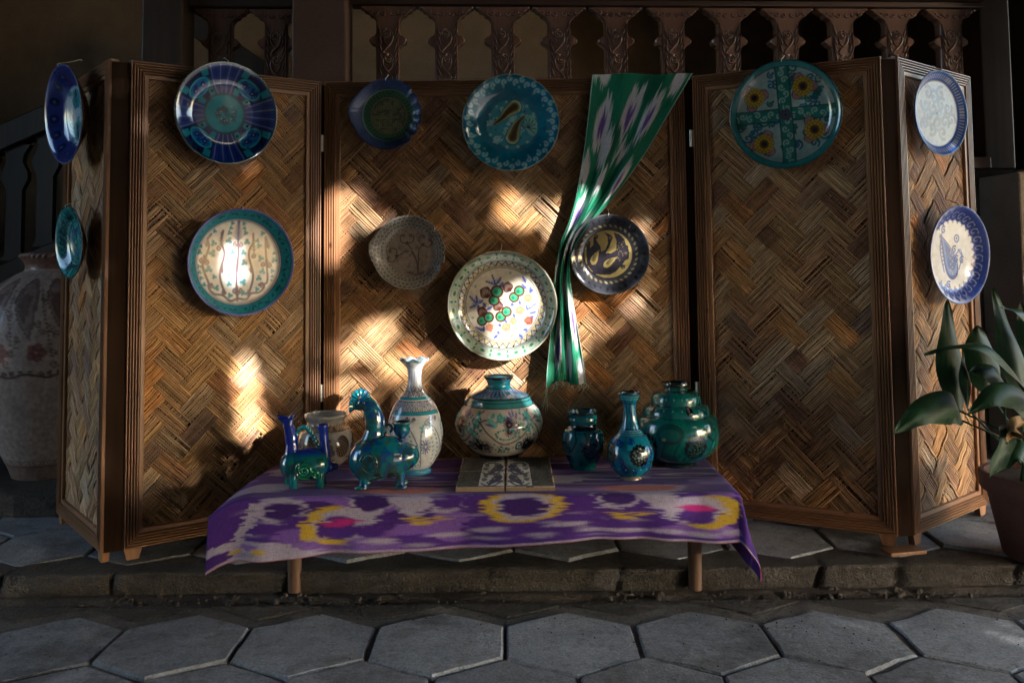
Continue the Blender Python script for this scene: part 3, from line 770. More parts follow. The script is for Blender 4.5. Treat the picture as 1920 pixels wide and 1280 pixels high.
# ---- decorations
def p_blue_rays(x, y):
    p = Paint(x, y, lin(10, 30, 78)); r = np.hypot(x, y); a = np.arctan2(y, x)
    for k in range(4):
        t = k * math.pi / 2 + 0.05
        d = np.abs((a - t + math.pi) % (2 * math.pi) - math.pi)
        p.mask(((d < 0.36) & (r > .4)).astype(float), NAVY)
        for j in range(-3, 4):
            tt = t + j * 0.095; p.stroke([(0.42 * math.cos(tt * 1 + 0), .42 * math.sin(tt)), (.95 * math.cos(tt + j * .012), .95 * math.sin(tt + j * .012))], 0.006, lin(120, 140, 150) if j % 2 else lin(8, 20, 60))
        for s in (-1, 1):                        # turquoise blocks beside the rays
            for (r0, r1, d0, d1) in ((0.42, 0.56, 0.40, 0.62), (0.80, 0.95, 0.40, 0.56)):
                dd = (a - t + math.pi) % (2 * math.pi) - math.pi
                p.mask(((s * dd > d0) & (s * dd < d1) & (r > r0) & (r < r1)).astype(float), lin(20, 128, 150))
        t2 = t + math.pi / 4; cx, cy = .68 * math.cos(t2), .68 * math.sin(t2); ro = t2 + math.pi / 2
        p.ell(cx, cy, .265, .165, ro, DK); p.ell(cx, cy, .25, .15, ro, lin(40, 170, 190)); p.ell(cx, cy, .228, .128, ro, lin(22, 104, 160))
        for j in range(26):
            q = rng.uniform(-1, 1, 2); p.disc(cx + q[0] * .18 * math.cos(ro) - q[1] * .09 * math.sin(ro), cy + q[0] * .18 * math.sin(ro) + q[1] * .09 * math.cos(ro), rng.uniform(.012, .03), NAVY)
        for s in (-.1, .1): p.disc(cx + s * math.cos(ro), cy + s * math.sin(ro), .05, lin(12, 30, 100)); p.disc(cx + s * math.cos(ro), cy + s * math.sin(ro), .011, lin(190, 190, 200))
        for s in (-1, 1): p.disc(.5 * math.cos(t2 + s * .3), .5 * math.sin(t2 + s * .3), .03, DK)
    p.disc(0, 0, .40, DTEAL); p.disc(0, 0, .365, lin(16, 140, 152))
    for k in range(16):
        t = k * 2.4; rr = 0.05 + 0.16 * ((k * 0.37) % 1)
        p.spiral(rr * math.cos(t), rr * math.sin(t), .055, t, 1.1, .012, lin(6, 46, 66), 1 if k % 2 else -1)
        p.disc(rr * math.cos(t + .5), rr * math.sin(t + .5), .014, lin(176, 196, 190))
    p.ring(0, 0, .965, 1.1, DTEAL); p.ring(0, 0, .987, 1.1, lin(120, 130, 128)); return p.c
def p_white_stems(x, y):
    p = Paint(x, y, WHITE, 0.01); r = np.hypot(x, y)
    p.mask((r > .815).astype(float), lin(34, 150, 168))
    for k in range(46):
        t = k * 2 * math.pi / 46 + rng.uniform(-.05, .05); q = .89 + rng.uniform(-.025, .025)
        c = lin(16, 70, 96) if k % 3 else lin(30, 30, 60)
        p.ell(q * math.cos(t), q * math.sin(t), .034, .014, t + 1.57 + rng.uniform(-.7, .7), c)
        if k % 2: p.curve([(q * math.cos(t), q * math.sin(t)), (.93 * math.cos(t + .05), .93 * math.sin(t + .05)), (.86 * math.cos(t + .12), .86 * math.sin(t + .12))], .006, lin(16, 80, 110), 6)
    for (a, b, c) in ((.805, .822, lin(70, 80, 150)), (.782, .79, PLUM), (.945, .955, lin(50, 60, 110)), (.962, 1.1, lin(112, 118, 186))): p.ring(0, 0, a, b, c)
    def W(u, v): return ((u - 690) / 575, (645 - v) / 575)
    for pts in ([(680, 1060), (668, 880), (672, 700), (685, 560), (683, 430)], [(540, 980), (490, 780), (535, 560), (500, 430), (520, 310)], [(805, 990), (850, 800), (800, 560), (850, 430), (850, 340)], [(385, 900), (310, 700), (330, 620), (370, 480), (360, 400), (395, 345)], [(940, 900), (1010, 860), (1000, 660), (990, 500), (990, 370)], [(680, 1040), (600, 1060), (520, 1000), (440, 985), (380, 930), (370, 880), (410, 890)], [(690, 1040), (780, 1050), (830, 990), (920, 980), (975, 920), (950, 880), (915, 900)]):
        p.curve([W(*q) for q in pts], .021, PLUM, 30)
    p.feather(*W(683, 420), *W(690, 205), .11, lin(84, 84, 140), 9, .016)
    for (a, b, c, d, w) in ((500, 480, 505, 330, .06), (860, 540, 850, 370, .06), (345, 480, 360, 380, .05), (1020, 500, 1005, 390, .05), (330, 660, 320, 570, .06), (1000, 690, 1000, 620, .06), (515, 760, 510, 660, .05), (672, 760, 680, 640, .07), (680, 1020, 678, 910, .06), (825, 760, 830, 690, .05)):
        p.feather(*W(a, b), *W(c, d), w * 1.15, PLUM, 5, .014)
    for (u, v, s) in ((655, 462, 1), (708, 462, -1), (405, 900, 1), (945, 905, -1), (540, 970, 1), (795, 985, -1), (300, 630, 1), (345, 650, -1), (965, 680, 1), (1030, 690, -1), (655, 960, 1), (705, 960, -1), (480, 500, 1), (850, 585, -1)):
        q = W(u, v); p.spiral(q[0], q[1], .05, 1.57, 1.2, .015, PLUM, s)
    for (u, v, s) in ((620, 228, 1), (605, 278, 1), (590, 330, 1.2), (745, 232, 1), (752, 280, 1), (765, 330, 1.2), (585, 415, 1.6), (780, 430, 1.5), (430, 315, 1), (420, 445, 1.5), (285, 475, .9), (275, 540, 1.3), (405, 550, 1.7), (895, 415, 1.1), (915, 470, 1.3), (955, 335, 1.2), (1085, 555, .9), (1085, 630, 1.5), (935, 610, 1.6), (955, 750, 1.5), (1065, 750, 1.1), (1065, 808, .8), (1055, 850, .6), (915, 825, 1.4), (740, 545, 1.5), (750, 655, 1.6), (625, 540, 1.3), (740, 865, 1.7), (590, 880, 1.3), (600, 1005, 1.3), (745, 985, 1.3), (895, 945, 1.2), (370, 720, 1.7), (430, 800, 1.1), (455, 920, 1.4), (270, 690, 1.1), (275, 750, 1.1), (295, 810, 1), (325, 880, 1.1)):
        q = W(u, v); p.trefoil(q[0], q[1], .042 * s, lin(22, 142, 156), rng.uniform(-.6, .6)); p.disc(q[0], q[1], .014 * s, lin(20, 92, 140))
    return p.c
def p_fish_blue(x, y):
    r = np.hypot(x, y); p = Paint(x, y, lin(54, 74, 118)); n = fbm(x * 22, y * 22, 3); p.mask(n * .5, lin(24, 40, 84)); p.mask(sstep(.6, .8, fbm(x * 40, y * 40, 5)), lin(88, 110, 164), .6)
    p.disc(0.02, -.02, .76, DK); p.disc(.02, -.02, .745, lin(120, 150, 150)); p.disc(.03, -.02, .725, lin(28, 84, 60))
    for rr, nn in ((.67, 42), (.61, 38), (.56, 34)):
        for k in range(nn):
            t = 2 * math.pi * (k + (rr * 7 % 1)) / nn; p.disc(.03 + rr * math.cos(t), -.02 + rr * math.sin(t), .014, lin(96, 130, 84))
    p.disc(.03, -.03, .545, lin(20, 28, 26)); p.disc(.03, -.03, .53, lin(120, 120, 84)); p.ring(.03, -.03, .49, .5, lin(40, 44, 40))
    ins = np.hypot(x - .03, y + .03) < .49
    for g_ in ((x * 15 + .4 * vnoise(x * 6, y * 6)), (y * 15 + .4 * vnoise(x * 6, y * 6, 3))):
        f = g_ - np.floor(g_); p.mask((ins & (f < .16)).astype(float), lin(52, 52, 44), .75)
    p.mask(ins * sstep(.45, .7, fbm(x * 14, y * 14, 9)), lin(46, 52, 52), .75); return p.c
def p_turq_paisley(x, y):
    r = np.hypot(x, y); p = Paint(x, y, lin(12, 128, 156), .01); p.mask(fbm(x * 7, y * 7, 1), lin(6, 84, 118), .7)
    LT = lin(150, 200, 204)
    for k in range(44):                                      # scrolling rim
        t = k * 2 * math.pi / 44; q = .875 + (.03 if k % 2 else -.025); cx, cy = q * math.cos(t), q * math.sin(t)
        p.spiral(cx, cy, .062, t + (0 if k % 2 else 2.6), .85, .021, LT, 1 if k % 2 else -1, .85); p.disc(cx + .03 * math.sin(t), cy - .03 * math.cos(t), .017, LT, .8)
        if k % 3 == 0: p.disc(.76 * math.cos(t + .05), .76 * math.sin(t + .05), .022, lin(150, 190, 150), .6)
    p.ring(0, 0, .955, .965, lin(8, 74, 100)); p.ring(0, 0, .985, 1.1, lin(150, 160, 150))
    t = np.linspace(0, 2 * math.pi, 40); p.poly(np.stack([.52 * np.cos(t) * (1 + .05 * np.sin(6 * t)) + .02, .50 * np.sin(t) * (1 + .05 * np.sin(7 * t)) - .02], 1), lin(46, 150, 168))
    for k in range(30):
        a = rng.uniform(0, 6.28); q = rng.uniform(.05, .5); p.spiral(.02 + q * math.cos(a), -.02 + q * math.sin(a), rng.uniform(.04, .08), a, 1.1, .017, LT, 1 if k % 2 else -1, .85)
    for k in range(14):
        a = k * .45; p.disc(.02 + .5 * math.cos(a), -.02 + .48 * math.sin(a), .03, LT, .8); p.disc(.02 + .36 * math.cos(a * 1.3), .36 * math.sin(a * 1.3), .016, DTEAL)
    p.ell(.42, -.05, .12, .22, .2, lin(120, 190, 176)); 
    for k in range(8): p.stroke([(.36, -.10), (.36 + .16 * math.cos(k * .5 - .6), -.1 + .2 * math.sin(k * .5 - .6))], .008, DTEAL)
    for pts in ([(.08, .34), (-.06, .24), (-.20, .10), (-.37, -.03)], [(.03, -.29), (.08, -.12), (.16, .03), (.28, .14)]):
        q = spline(pts, 16)
        for (w_, c) in ((.165, lin(12, 96, 116)), (.14, lin(176, 206, 176)), (.105, lin(156, 150, 60)), (.08, lin(92, 64, 12)), (.045, lin(56, 30, 10))): p.stroke(q, w_, c, 1.0, True)
        for k in range(15):
            d = q[min(k + 1, 15)] - q[k]; d = d / (np.linalg.norm(d) + 1e-9); n_ = np.array([-d[1], d[0]]); w_ = .125 * (1 - .85 * k / 15)
            for sg in (-1, 1): p.disc(q[k][0] + sg * n_[0] * w_, q[k][1] + sg * n_[1] * w_, .012, lin(60, 110, 90))
    return p.c
def p_fish_grey(x, y):
    r = np.hypot(x, y); p = Paint(x, y, lin(150, 146, 138), .01); DG = lin(62, 60, 62)
    u = np.arctan2(y, x) / (2 * math.pi) * 46; v = (r - .72) / .085; fu = (u + .5 * (np.floor(v) % 2)) % 1 - .5; fv = v % 1 - .5
    p.mask(((np.hypot(fu, fv) < .36) & (r > .70)).astype(float), DG, .95); p.mask(((np.hypot(fu, fv) < .13) & (r > .7)).astype(float), lin(170, 168, 164))
    for a, b, c in ((.66, .70, lin(168, 164, 156)), (.695, .705, DG), (.655, .662, DG)): p.ring(.06, -.02, a, b, c)
    p.disc(.06, -.02, .655, lin(142, 130, 120)); p.mask((np.hypot(x - .06, y + .02) < .65) * sstep(.5, .75, fbm(x * 9, y * 9, 4)), lin(112, 102, 98), .8)
    k_ = np.arctan2(y + .02, x - .06) * 40; p.mask(((np.abs(np.hypot(x - .06, y + .02) - .68) < .008) & (np.sin(k_) > 0)).astype(float), DG)
    DB = lin(70, 52, 50)
    for pts in ([(.22, -.55), (.20, -.30), (.08, .02), (-.07, .25)], [(.22, -.55), (.24, -.2), (.25, .06), (.33, .19)], [(.21, -.3), (.08, -.02), (-.1, .03), (-.24, -.05), (-.34, -.10)]): p.curve(pts, .014, DB, 14)
    for (cx, cy, rot) in ((-.07, .25, 1.57), (.36, .2, 1.0), (-.36, -.1, 2.9)):
        for s in (-1, 1):
            a = rot + s * .75; p.curve([(cx, cy), (cx + .16 * math.cos(a + s * .6), cy + .16 * math.sin(a + s * .6)), (cx + .26 * math.cos(a), cy + .26 * math.sin(a)), (cx + .24 * math.cos(a - s * .5), cy + .24 * math.sin(a - s * .5))], .013, DB, 12); p.spiral(cx + .22 * math.cos(a - s * .35), cy + .22 * math.sin(a - s * .35), .05, a, 1, .011, DB, s)
        p.trefoil(cx, cy, .05, DB, rot - 1.57)
    for (cx, cy) in ((-.22, .15), (.0, -.1), (-.05, -.36), (.4, -.1), (.2, .15), (.38, -.3)):
        for j in range(5): p.spiral(cx + rng.uniform(-.07, .07), cy + rng.uniform(-.06, .06), .035, j, .8, .007, lin(96, 82, 80), 1, .8)
    for k in range(8): p.spiral(-.05 + k * .06, -.60 + abs(k - 4) * .018, .035, k, 1, .009, DB, 1 if k % 2 else -1)
    return p.c
def p_floral(x, y):
    r = np.hypot(x, y); a = np.arctan2(y, x); p = Paint(x, y, lin(226, 216, 200), .008)
    p.mask((r > .81).astype(float), lin(168, 186, 172)); INK = lin(52, 40, 52)
    for k in range(18):
        t = k * 2 * math.pi / 18 + .1; cx, cy = .90 * math.cos(t), .90 * math.sin(t)
        p.ell(cx, cy, .105, .058, t + 1.57, lin(120, 106, 96)); p.ell(cx, cy, .097, .050, t + 1.57, lin(178, 190, 176)); p.ell(cx, cy, .06, .03, t + 1.57, lin(130, 160, 140))
        p.ell(cx, cy, .035, .022, t + 1.57, lin(40, 120, 92)); t2 = t + math.pi / 18; p.disc(.93 * math.cos(t2), .93 * math.sin(t2), .026, lin(34, 130, 100)); p.disc(.865 * math.cos(t2), .865 * math.sin(t2), .02, lin(44, 110, 90))
    zz = (a / (2 * math.pi) * 38) % 1; tri = np.abs(zz - .5) * 2; band = (r > .715) & (r < .80)
    p.mask(band.astype(float), lin(222, 208, 150)); p.mask((band & (r - .715 > .085 * tri)).astype(float), lin(204, 200, 206))
    p.mask((band & (np.abs((r - .715) - .085 * tri) < .013)).astype(float), INK)
    for (q0, q1, c) in ((.80, .815, INK), (.83, .837, lin(96, 110, 100)), (.702, .715, INK), (.672, .684, INK), (.965, .975, lin(70, 90, 84)), (.985, 1.1, lin(190, 180, 156))): p.ring(0, 0, q0, q1, c)
    def W(u, v): return ((u - 655) / 590, (635 - v) / 590)
    BR, BL_, VB = lin(88, 40, 36), lin(72, 92, 172), lin(196, 128, 100)
    for pts in ([(630, 1000), (640, 930), (590, 880), (500, 845)], [(640, 1000), (730, 920), (725, 830), (700, 780)], [(735, 1000), (820, 860), (800, 720), (720, 620), (630, 580)], [(740, 1000), (860, 880), (900, 740), (890, 640)]): p.curve([W(*q) for q in pts], .008, lin(130, 100, 84), 20)
    for (u, v, du, dv, w) in ((590, 430, 545, 315, .06), (600, 410, 640, 345, .06), (590, 420, 480, 385, .06), (625, 450, 665, 400, .05), (375, 630, 300, 545, .07), (385, 620, 370, 540, .06), (370, 640, 300, 670, .06), (390, 640, 395, 690, .05), (400, 620, 440, 590, .05), (470, 660, 450, 620, .05), (490, 690, 540, 660, .05), (440, 920, 360, 880, .05), (450, 930, 450, 880, .05), (910, 400, 880, 335, .06), (920, 470, 870, 420, .05), (950, 500, 990, 480, .06), (960, 520, 960, 450, .05), (940, 690, 1025, 625, .07), (930, 700, 910, 640, .05), (950, 740, 1015, 720, .05), (960, 770, 990, 780, .04), (780, 650, 750, 630, .05), (850, 640, 840, 600, .05), (700, 840, 680, 800, .05), (630, 880, 620, 850, .05), (600, 970, 560, 1000, .05), (830, 960, 870, 1000, .05), (790, 780, 770, 740, .05), (880, 920, 920, 910, .05), (620, 960, 600, 930, .05), (730, 760, 740, 730, .04)):
        p.feather(*W(u, v), *W(du, dv), w, BL_, 4, .012)
    for (u, v, fu, fv, sz, c) in ((495, 560, 460, 470, .085, BR), (745, 490, 700, 430, .075, BR), (625, 700, 600, 640, .075, BR), (455, 755, 420, 690, .07, BR), (525, 920, 510, 880, .05, VB), (685, 925, 690, 880, .06, VB), (770, 850, 775, 805, .05, VB), (925, 855, 945, 800, .06, lin(150, 76, 60)), (865, 735, 835, 680, .06, VB), (940, 610, 930, 545, .06, VB)):
        x0, y0 = W(u, v); x1, y1 = W(fu, fv); d = math.atan2(y1 - y0, x1 - x0)
        for k in range(-4, 5):
            b = d + k * .2; p.curve([(x0, y0), (x0 + sz * 1.3 * math.cos(b + k * .08), y0 + sz * 1.3 * math.sin(b + k * .08)), (x0 + sz * 2.3 * math.cos(d + k * .10), y0 + sz * 2.3 * math.sin(d + k * .10))], .010, c, 6)
        if c is VB: p.disc(x0, y0, .03, VB, .8)
    for (u, v, R1, u2, v2, R2) in ((597, 495, .105, 565, 590, .09), (840, 492, .09, 782, 560, .085), (700, 715, .085, 635, 770, .09), (505, 775, .085, 432, 810, .085)):
        for (q, s, rr) in ((u2, v2, R2), (u, v, R1)):
            cx, cy = W(q, s)
            for k in range(22): t = k * 2 * math.pi / 22; p.disc(cx + rr * math.cos(t), cy + rr * math.sin(t), .017, BR)
            p.disc(cx, cy, rr, BR); p.disc(cx, cy, rr * .8, lin(60, 150, 110)); p.disc(cx - .02, cy - .01, rr * .35, lin(32, 112, 84)); p.disc(cx + .03, cy + .03, .012, lin(110, 190, 150))
    for (u, v) in ((745, 295), (365, 437), (330, 780)): p.disc(*W(u, v), .025, lin(110, 170, 130), .8)
    return p.c
def p_dark_paisley(x, y):
    r = np.hypot(x, y); p = Paint(x, y, lin(66, 68, 78), .01); p.mask(fbm(x * 20, y * 20, 2), lin(40, 42, 50), .7)
    KH = lin(168, 150, 94)
    for k in range(34):
        t = k * 2 * math.pi / 34; p.ell(-.02 + .72 * math.cos(t), -.0 + .72 * math.sin(t), .045, .022, t + 1.0, lin(164, 150, 112) if k % 5 else lin(190, 180, 150))
        p.spiral(.87 * math.cos(t), .87 * math.sin(t), .04, t, .9, .008, lin(30, 32, 40), 1)
    p.disc(-.02, .0, .645, lin(48, 44, 54)); p.disc(-.02, 0, .60, KH)
    D = lin(50, 46, 58)
    def W(u, v): return ((u - 610) / 560, (650 - v) / 560)
    body = [(290, 640), (290, 500), (320, 455), (350, 480), (345, 560), (390, 520), (395, 420), (420, 365), (460, 380), (450, 430), (425, 440), (490, 540), (500, 620), (560, 590), (600, 490), (590, 400), (545, 335), (640, 380), (670, 420), (640, 480), (620, 540), (560, 640), (640, 640), (710, 600), (720, 470), (680, 350), (760, 370), (830, 440), (850, 520), (880, 540), (900, 640), (890, 720), (840, 740), (800, 800), (840, 810), (830, 860), (790, 870), (770, 830), (700, 900), (620, 945), (500, 940), (400, 930), (300, 800)]
    p.poly([W(*q) for q in body], D)
    for (u, v, L, ro) in ((395, 690, .40, 1.5), (610, 745, .40, 1.0)):
        P = paisley(*W(u, v), L, ro + math.pi, 1); p.poly(P, KH); P = paisley(*W(u, v), L * .6, ro + math.pi, 1); p.poly(P, lin(120, 106, 66)); q = W(u, v); p.stroke([(q[0] - .1 * math.cos(ro), q[1] - .1 * math.sin(ro)), (q[0] + .12 * math.cos(ro), q[1] + .12 * math.sin(ro))], .008, D)
    for (u, v) in ((430, 395), (305, 490), (630, 420), (805, 845), (850, 640)): q = W(u, v); p.disc(*q, .03, KH, .6); p.disc(*q, .018, D)
    for k in range(20): q = W(760 + rng.uniform(-40, 60), 480 + k * 14); p.disc(*q, .011, KH, .7)
    p.ring(0, 0, .975, 1.1, lin(84, 84, 88)); return p.c
def p_four_flowers(x, y):
    r = np.hypot(x, y); p = Paint(x, y, lin(128, 150, 148), .009); TE = lin(18, 84, 84)
    for k in range(70):
        t = rng.uniform(0, 6.28); q = math.sqrt(rng.uniform(.03, .8)); cx, cy = q * math.cos(t), q * math.sin(t); p.spiral(cx, cy, rng.uniform(.05, .1), t, 1.2, .017, TE if k % 3 else lin(20, 84, 120), 1 if k % 2 else -1)
        p.disc(cx + .05, cy + .04, .024, TE)
    for ang in (0.02, math.pi / 2 + .06):
        c, s = math.cos(ang), math.sin(ang); d = -x * s + y * c; l = x * c + y * s
        p.sd(np.abs(d) - .125, lin(20, 60, 60)); p.sd(np.abs(d) - .105, lin(28, 104, 98))
        for k in range(-7, 8):
            cx, cy = k * .13 * c - .03 * s * (-1) ** k, k * .13 * s + .03 * c * (-1) ** k; p.spiral(cx, cy, .065, ang + k, 1.1, .013, lin(120, 160, 150), 1 if k % 2 else -1)
    p.disc(0, 0, .10, lin(46, 52, 66))
    for k in range(5): p.disc(.07 * math.cos(k * 1.26), .07 * math.sin(k * 1.26), .05, lin(60, 62, 84), .9)
    for (u, v) in ((-.56, .36), (.32, .50), (-.41, -.52), (.50, -.31)):
        rot = rng.uniform(0, 6)
        for k in range(3):
            t = rot + k * 2.1; p.disc(u + .17 * math.cos(t), v + .17 * math.sin(t), .10, lin(60, 34, 44)); p.disc(u + .18 * math.cos(t), v + .18 * math.sin(t), .08, lin(170, 130, 132))
            for j in range(-3, 4): p.stroke([(u + .1 * math.cos(t), v + .1 * math.sin(t)), (u + .26 * math.cos(t + j * .12), v + .26 * math.sin(t + j * .12))], .005, lin(70, 40, 50))
        for rr, nn, sz in ((.15, 15, .040), (.105, 11, .040)):
            for k in range(nn):
                t = 2 * math.pi * k / nn + rr * 9; p.disc(u + rr * math.cos(t), v + rr * math.sin(t), sz, lin(110, 84, 22)); p.disc(u + rr * math.cos(t), v + rr * math.sin(t), sz * .7, lin(166, 136, 52))
        p.disc(u, v, .085, lin(96, 66, 22)); p.disc(u, v, .05, lin(24, 24, 48))
    p.ring(0, 0, .885, .90, lin(16, 50, 60)); p.ring(0, 0, .90, 1.1, lin(38, 116, 118)); p.ring(0, 0, .975, 1.1, lin(24, 84, 92)); return p.c
def p_blue_ticks(x, y):
    r = np.hypot(x, y); a = np.arctan2(y, x); p = Paint(x, y, lin(140, 142, 152), .012); B2 = lin(40, 74, 160)
    p.mask((r > .80).astype(float), lin(60, 98, 180)); p.mask(((r > .83) & (r < .93) & ((a * 12 % 1) < .42)).astype(float), lin(200, 206, 220))
    p.ring(0, 0, .79, .81, B2); p.ring(0, 0, .945, 1.1, lin(44, 96, 170))
    for k in range(15):
        t = k * 2.4; q = .58 * math.sqrt((k + .5) / 15); cx, cy = q * math.cos(t), q * math.sin(t) * 1.0
        p.spiral(cx, cy, .17, t, 1.1, .042, lin(20, 24, 66) if k % 3 else lin(16, 56, 104), 1 if k % 2 else -1)
        if k % 4 == 0: p.disc(cx, cy, .06, lin(48, 66, 110)); p.disc(cx, cy, .03, lin(120, 150, 170))
        if k % 9 == 2: p.disc(cx, cy, .03, lin(130, 60, 70))
    for k in range(24): t = k * .26; p.ell(.68 * math.cos(t), .68 * math.sin(t), .03, .012, t, lin(80, 90, 130))
    return p.c
def p_blue_paisley(x, y):
    r = np.hypot(x, y); a = np.arctan2(y, x); p = Paint(x, y, lin(218, 218, 222), .012); B2 = lin(38, 66, 156)
    side = sstep(-.55, .35, x + .25 * y)
    p.mask((r > .88).astype(float) * (side * .95 + .05), B2)
    for k in range(20):
        t = -2.2 + k * .235; q = .80; cx, cy = q * math.cos(t), q * math.sin(t); p.spiral(cx, cy, .11, t + .6, 1.2, .032, B2, 1); p.disc(.9 * math.cos(t + .12), .9 * math.sin(t + .12), .05, B2); p.disc(.67 * math.cos(t), .67 * math.sin(t), .022, lin(120, 100, 120))
    for k in range(9): t = 2.4 + k * .2; p.ell(.84 * math.cos(t), .84 * math.sin(t), .035, .02, t, lin(90, 110, 180))
    for sc, c in ((1.0, B2), (.84, lin(110, 140, 200)), (.62, lin(70, 96, 170))):
        p.poly(paisley(-.05, -.02, 1.0 * sc, -math.pi / 2 + .1, -1), c)
    for k in range(12): p.disc(-.05 + .03 * (-1) ** k, -.38 + k * .06, .018, lin(200, 180, 140))
    p.disc(.13, .33, .09, B2); p.disc(.13, .33, .05, lin(200, 206, 224)); p.disc(.13, .33, .03, B2)
    for pts in ([(.18, .1), (.3, -.05), (.2, -.3)], [(-.35, .45), (-.42, .1), (-.3, -.35)], [(.1, .0), (.25, .1), (.32, -.02)]): p.curve(pts, .018, lin(70, 100, 170), 12)
    for (cx, cy) in ((-.3, .5), (.12, -.1), (.3, -.12), (-.15, -.62), (.05, .1)): p.spiral(cx, cy, .08, 1, 1.2, .018, B2)
    for k in range(8): p.disc(-.42 + .015 * k, .36 - k * .08, .022, lin(120, 110, 150))
    p.ring(0, 0, .965, 1.1, lin(70, 90, 160)); return p.c
def p_deep_blue(x, y):
    r = np.hypot(x, y); p = Paint(x, y, lin(30, 58, 140), .012); p.mask(fbm(x * 9, y * 9, 6), lin(14, 26, 84), .8)
    for k in range(14): t = k * .449; p.disc(.8 * math.cos(t), .8 * math.sin(t), .09, lin(12, 20, 56), .8); p.disc(.8 * math.cos(t), .8 * math.sin(t), .03, lin(60, 92, 160))
    p.disc(0, 0, .60, lin(96, 120, 150)); p.disc(0, 0, .575, lin(140, 176, 196))
    for s in (-1, 1):
        p.ell(0, s * .33, .22, .20, 0, lin(30, 130, 150)); p.ell(0, s * .34, .06, .15, 0, lin(24, 30, 44))
        for k in range(10): p.spiral(rng.uniform(-.35, .35), s * rng.uniform(.12, .48), .07, k, 1.1, .02, lin(24, 120, 140))
    for s in (-1, 1): p.disc(s * .30, 0, .09, lin(60, 100, 170)); p.disc(s * .3, 0, .04, lin(20, 40, 110))
    p.ring(0, 0, .97, 1.1, lin(96, 104, 140)); return p.c
def p_turq_speck(x, y):
    r = np.hypot(x, y); p = Paint(x, y, lin(30, 132, 136), .012); p.mask(sstep(.45, .7, fbm(x * 9, y * 9, 8)), lin(12, 66, 84), .85); p.mask(sstep(.55, .75, fbm(x * 13, y * 13, 2)), lin(96, 176, 176), .8)
    for k in range(30): t = k * .21; p.spiral(.72 * math.cos(t), .72 * math.sin(t), .09, t, 1, .02, lin(14, 60, 70))
    for k in range(9): t = k * .7; p.disc(.35 * math.cos(t), .35 * math.sin(t), .09, lin(40, 84, 150), .7)
    p.ring(0, 0, .56, .58, lin(12, 60, 64)); p.ring(0, 0, .96, 1.1, lin(20, 90, 96)); return p.c
def fish_outline(th):
    a = (th + math.pi) % (2 * math.pi) - math.pi
    d = np.abs((th - R_(172) + math.pi) % (2 * math.pi) - math.pi)
    r = 1.0 + .13 * np.clip(1 - d / .55, 0, 1) ** 1.25 - .05 * np.exp(-(d / .03) ** 2)
    m_ = np.abs(a + .02) < .72
    sc = .93 + .055 * np.abs(np.sin((a + .02) * 8.5))
    notch = -.08 * np.exp(-((np.abs(a + .02) - .74) / .05) ** 2)
    return np.where(m_, sc, r) + notch
# leaf index, centre in the photo, radius in photo pixels, depth in metres, decoration ...
PLATES = [
 (0, 146, 215, 93, .065, p_deep_blue, None, .50, M_glaze, 'deep blue bowl with a pale turquoise centre on the screen leaf by the big jar', 'bowl', 0.075),
 (0, 150, 453, 68, .040, p_turq_speck, None, .50, M_glaze, 'small speckled turquoise dish hanging below the deep blue bowl', 'dish', 0.05),
 (1, 422, 213, 95, .042, p_blue_rays, None, .55, M_glaze, 'navy and turquoise plate with broad rays and four palmettes', 'plate', 0.03),
 (1, 449, 491, 99, .060, p_white_stems, None, .72, M_glaze_s, 'white bowl with purple stems, turquoise leaves and a turquoise rim', 'bowl', 0.0),
 (2, 727, 215, 66, .030, p_fish_blue, fish_outline, .62, M_glaze_m, 'blue fish shaped dish with a dark green hatched centre', 'dish', 0.03),
 (2, 958, 231, 90, .046, p_turq_paisley, None, .55, M_glaze, 'bright turquoise plate with two brown paisley drops', 'plate', 0.03),
 (2, 768, 473, 69, .034, p_fish_grey, fish_outline, .60, M_glaze_m, 'grey fish shaped dish with a scalloped edge and curling stems', 'dish', 0.03),
 (2, 942, 570, 101, .056, p_floral, None, .70, M_glaze, 'large cream plate with green thistle flowers and a zigzag border', 'plate', 0.06),
 (2, 1142, 476, 74, .040, p_dark_paisley, None, .60, M_glaze, 'charcoal plate with dark paisley birds on a khaki centre', 'plate', 0.05),
 (3, 1473, 215, 101, .034, p_four_flowers, None, .70, M_glaze, 'teal plate divided by a cross into four yellow flowers', 'plate', 0.03),
 (4, 1750, 214, 80, .026, p_blue_ticks, None, .74, M_glaze_s, 'white oval looking plate with blue ticked rim and knotted flowers', 'plate', 0.02),
 (4, 1782, 477, 92, .042, p_blue_paisley, None, .68, M_glaze_s, 'white and blue plate with one blue paisley and a scrolled rim', 'plate', 0.03),
]
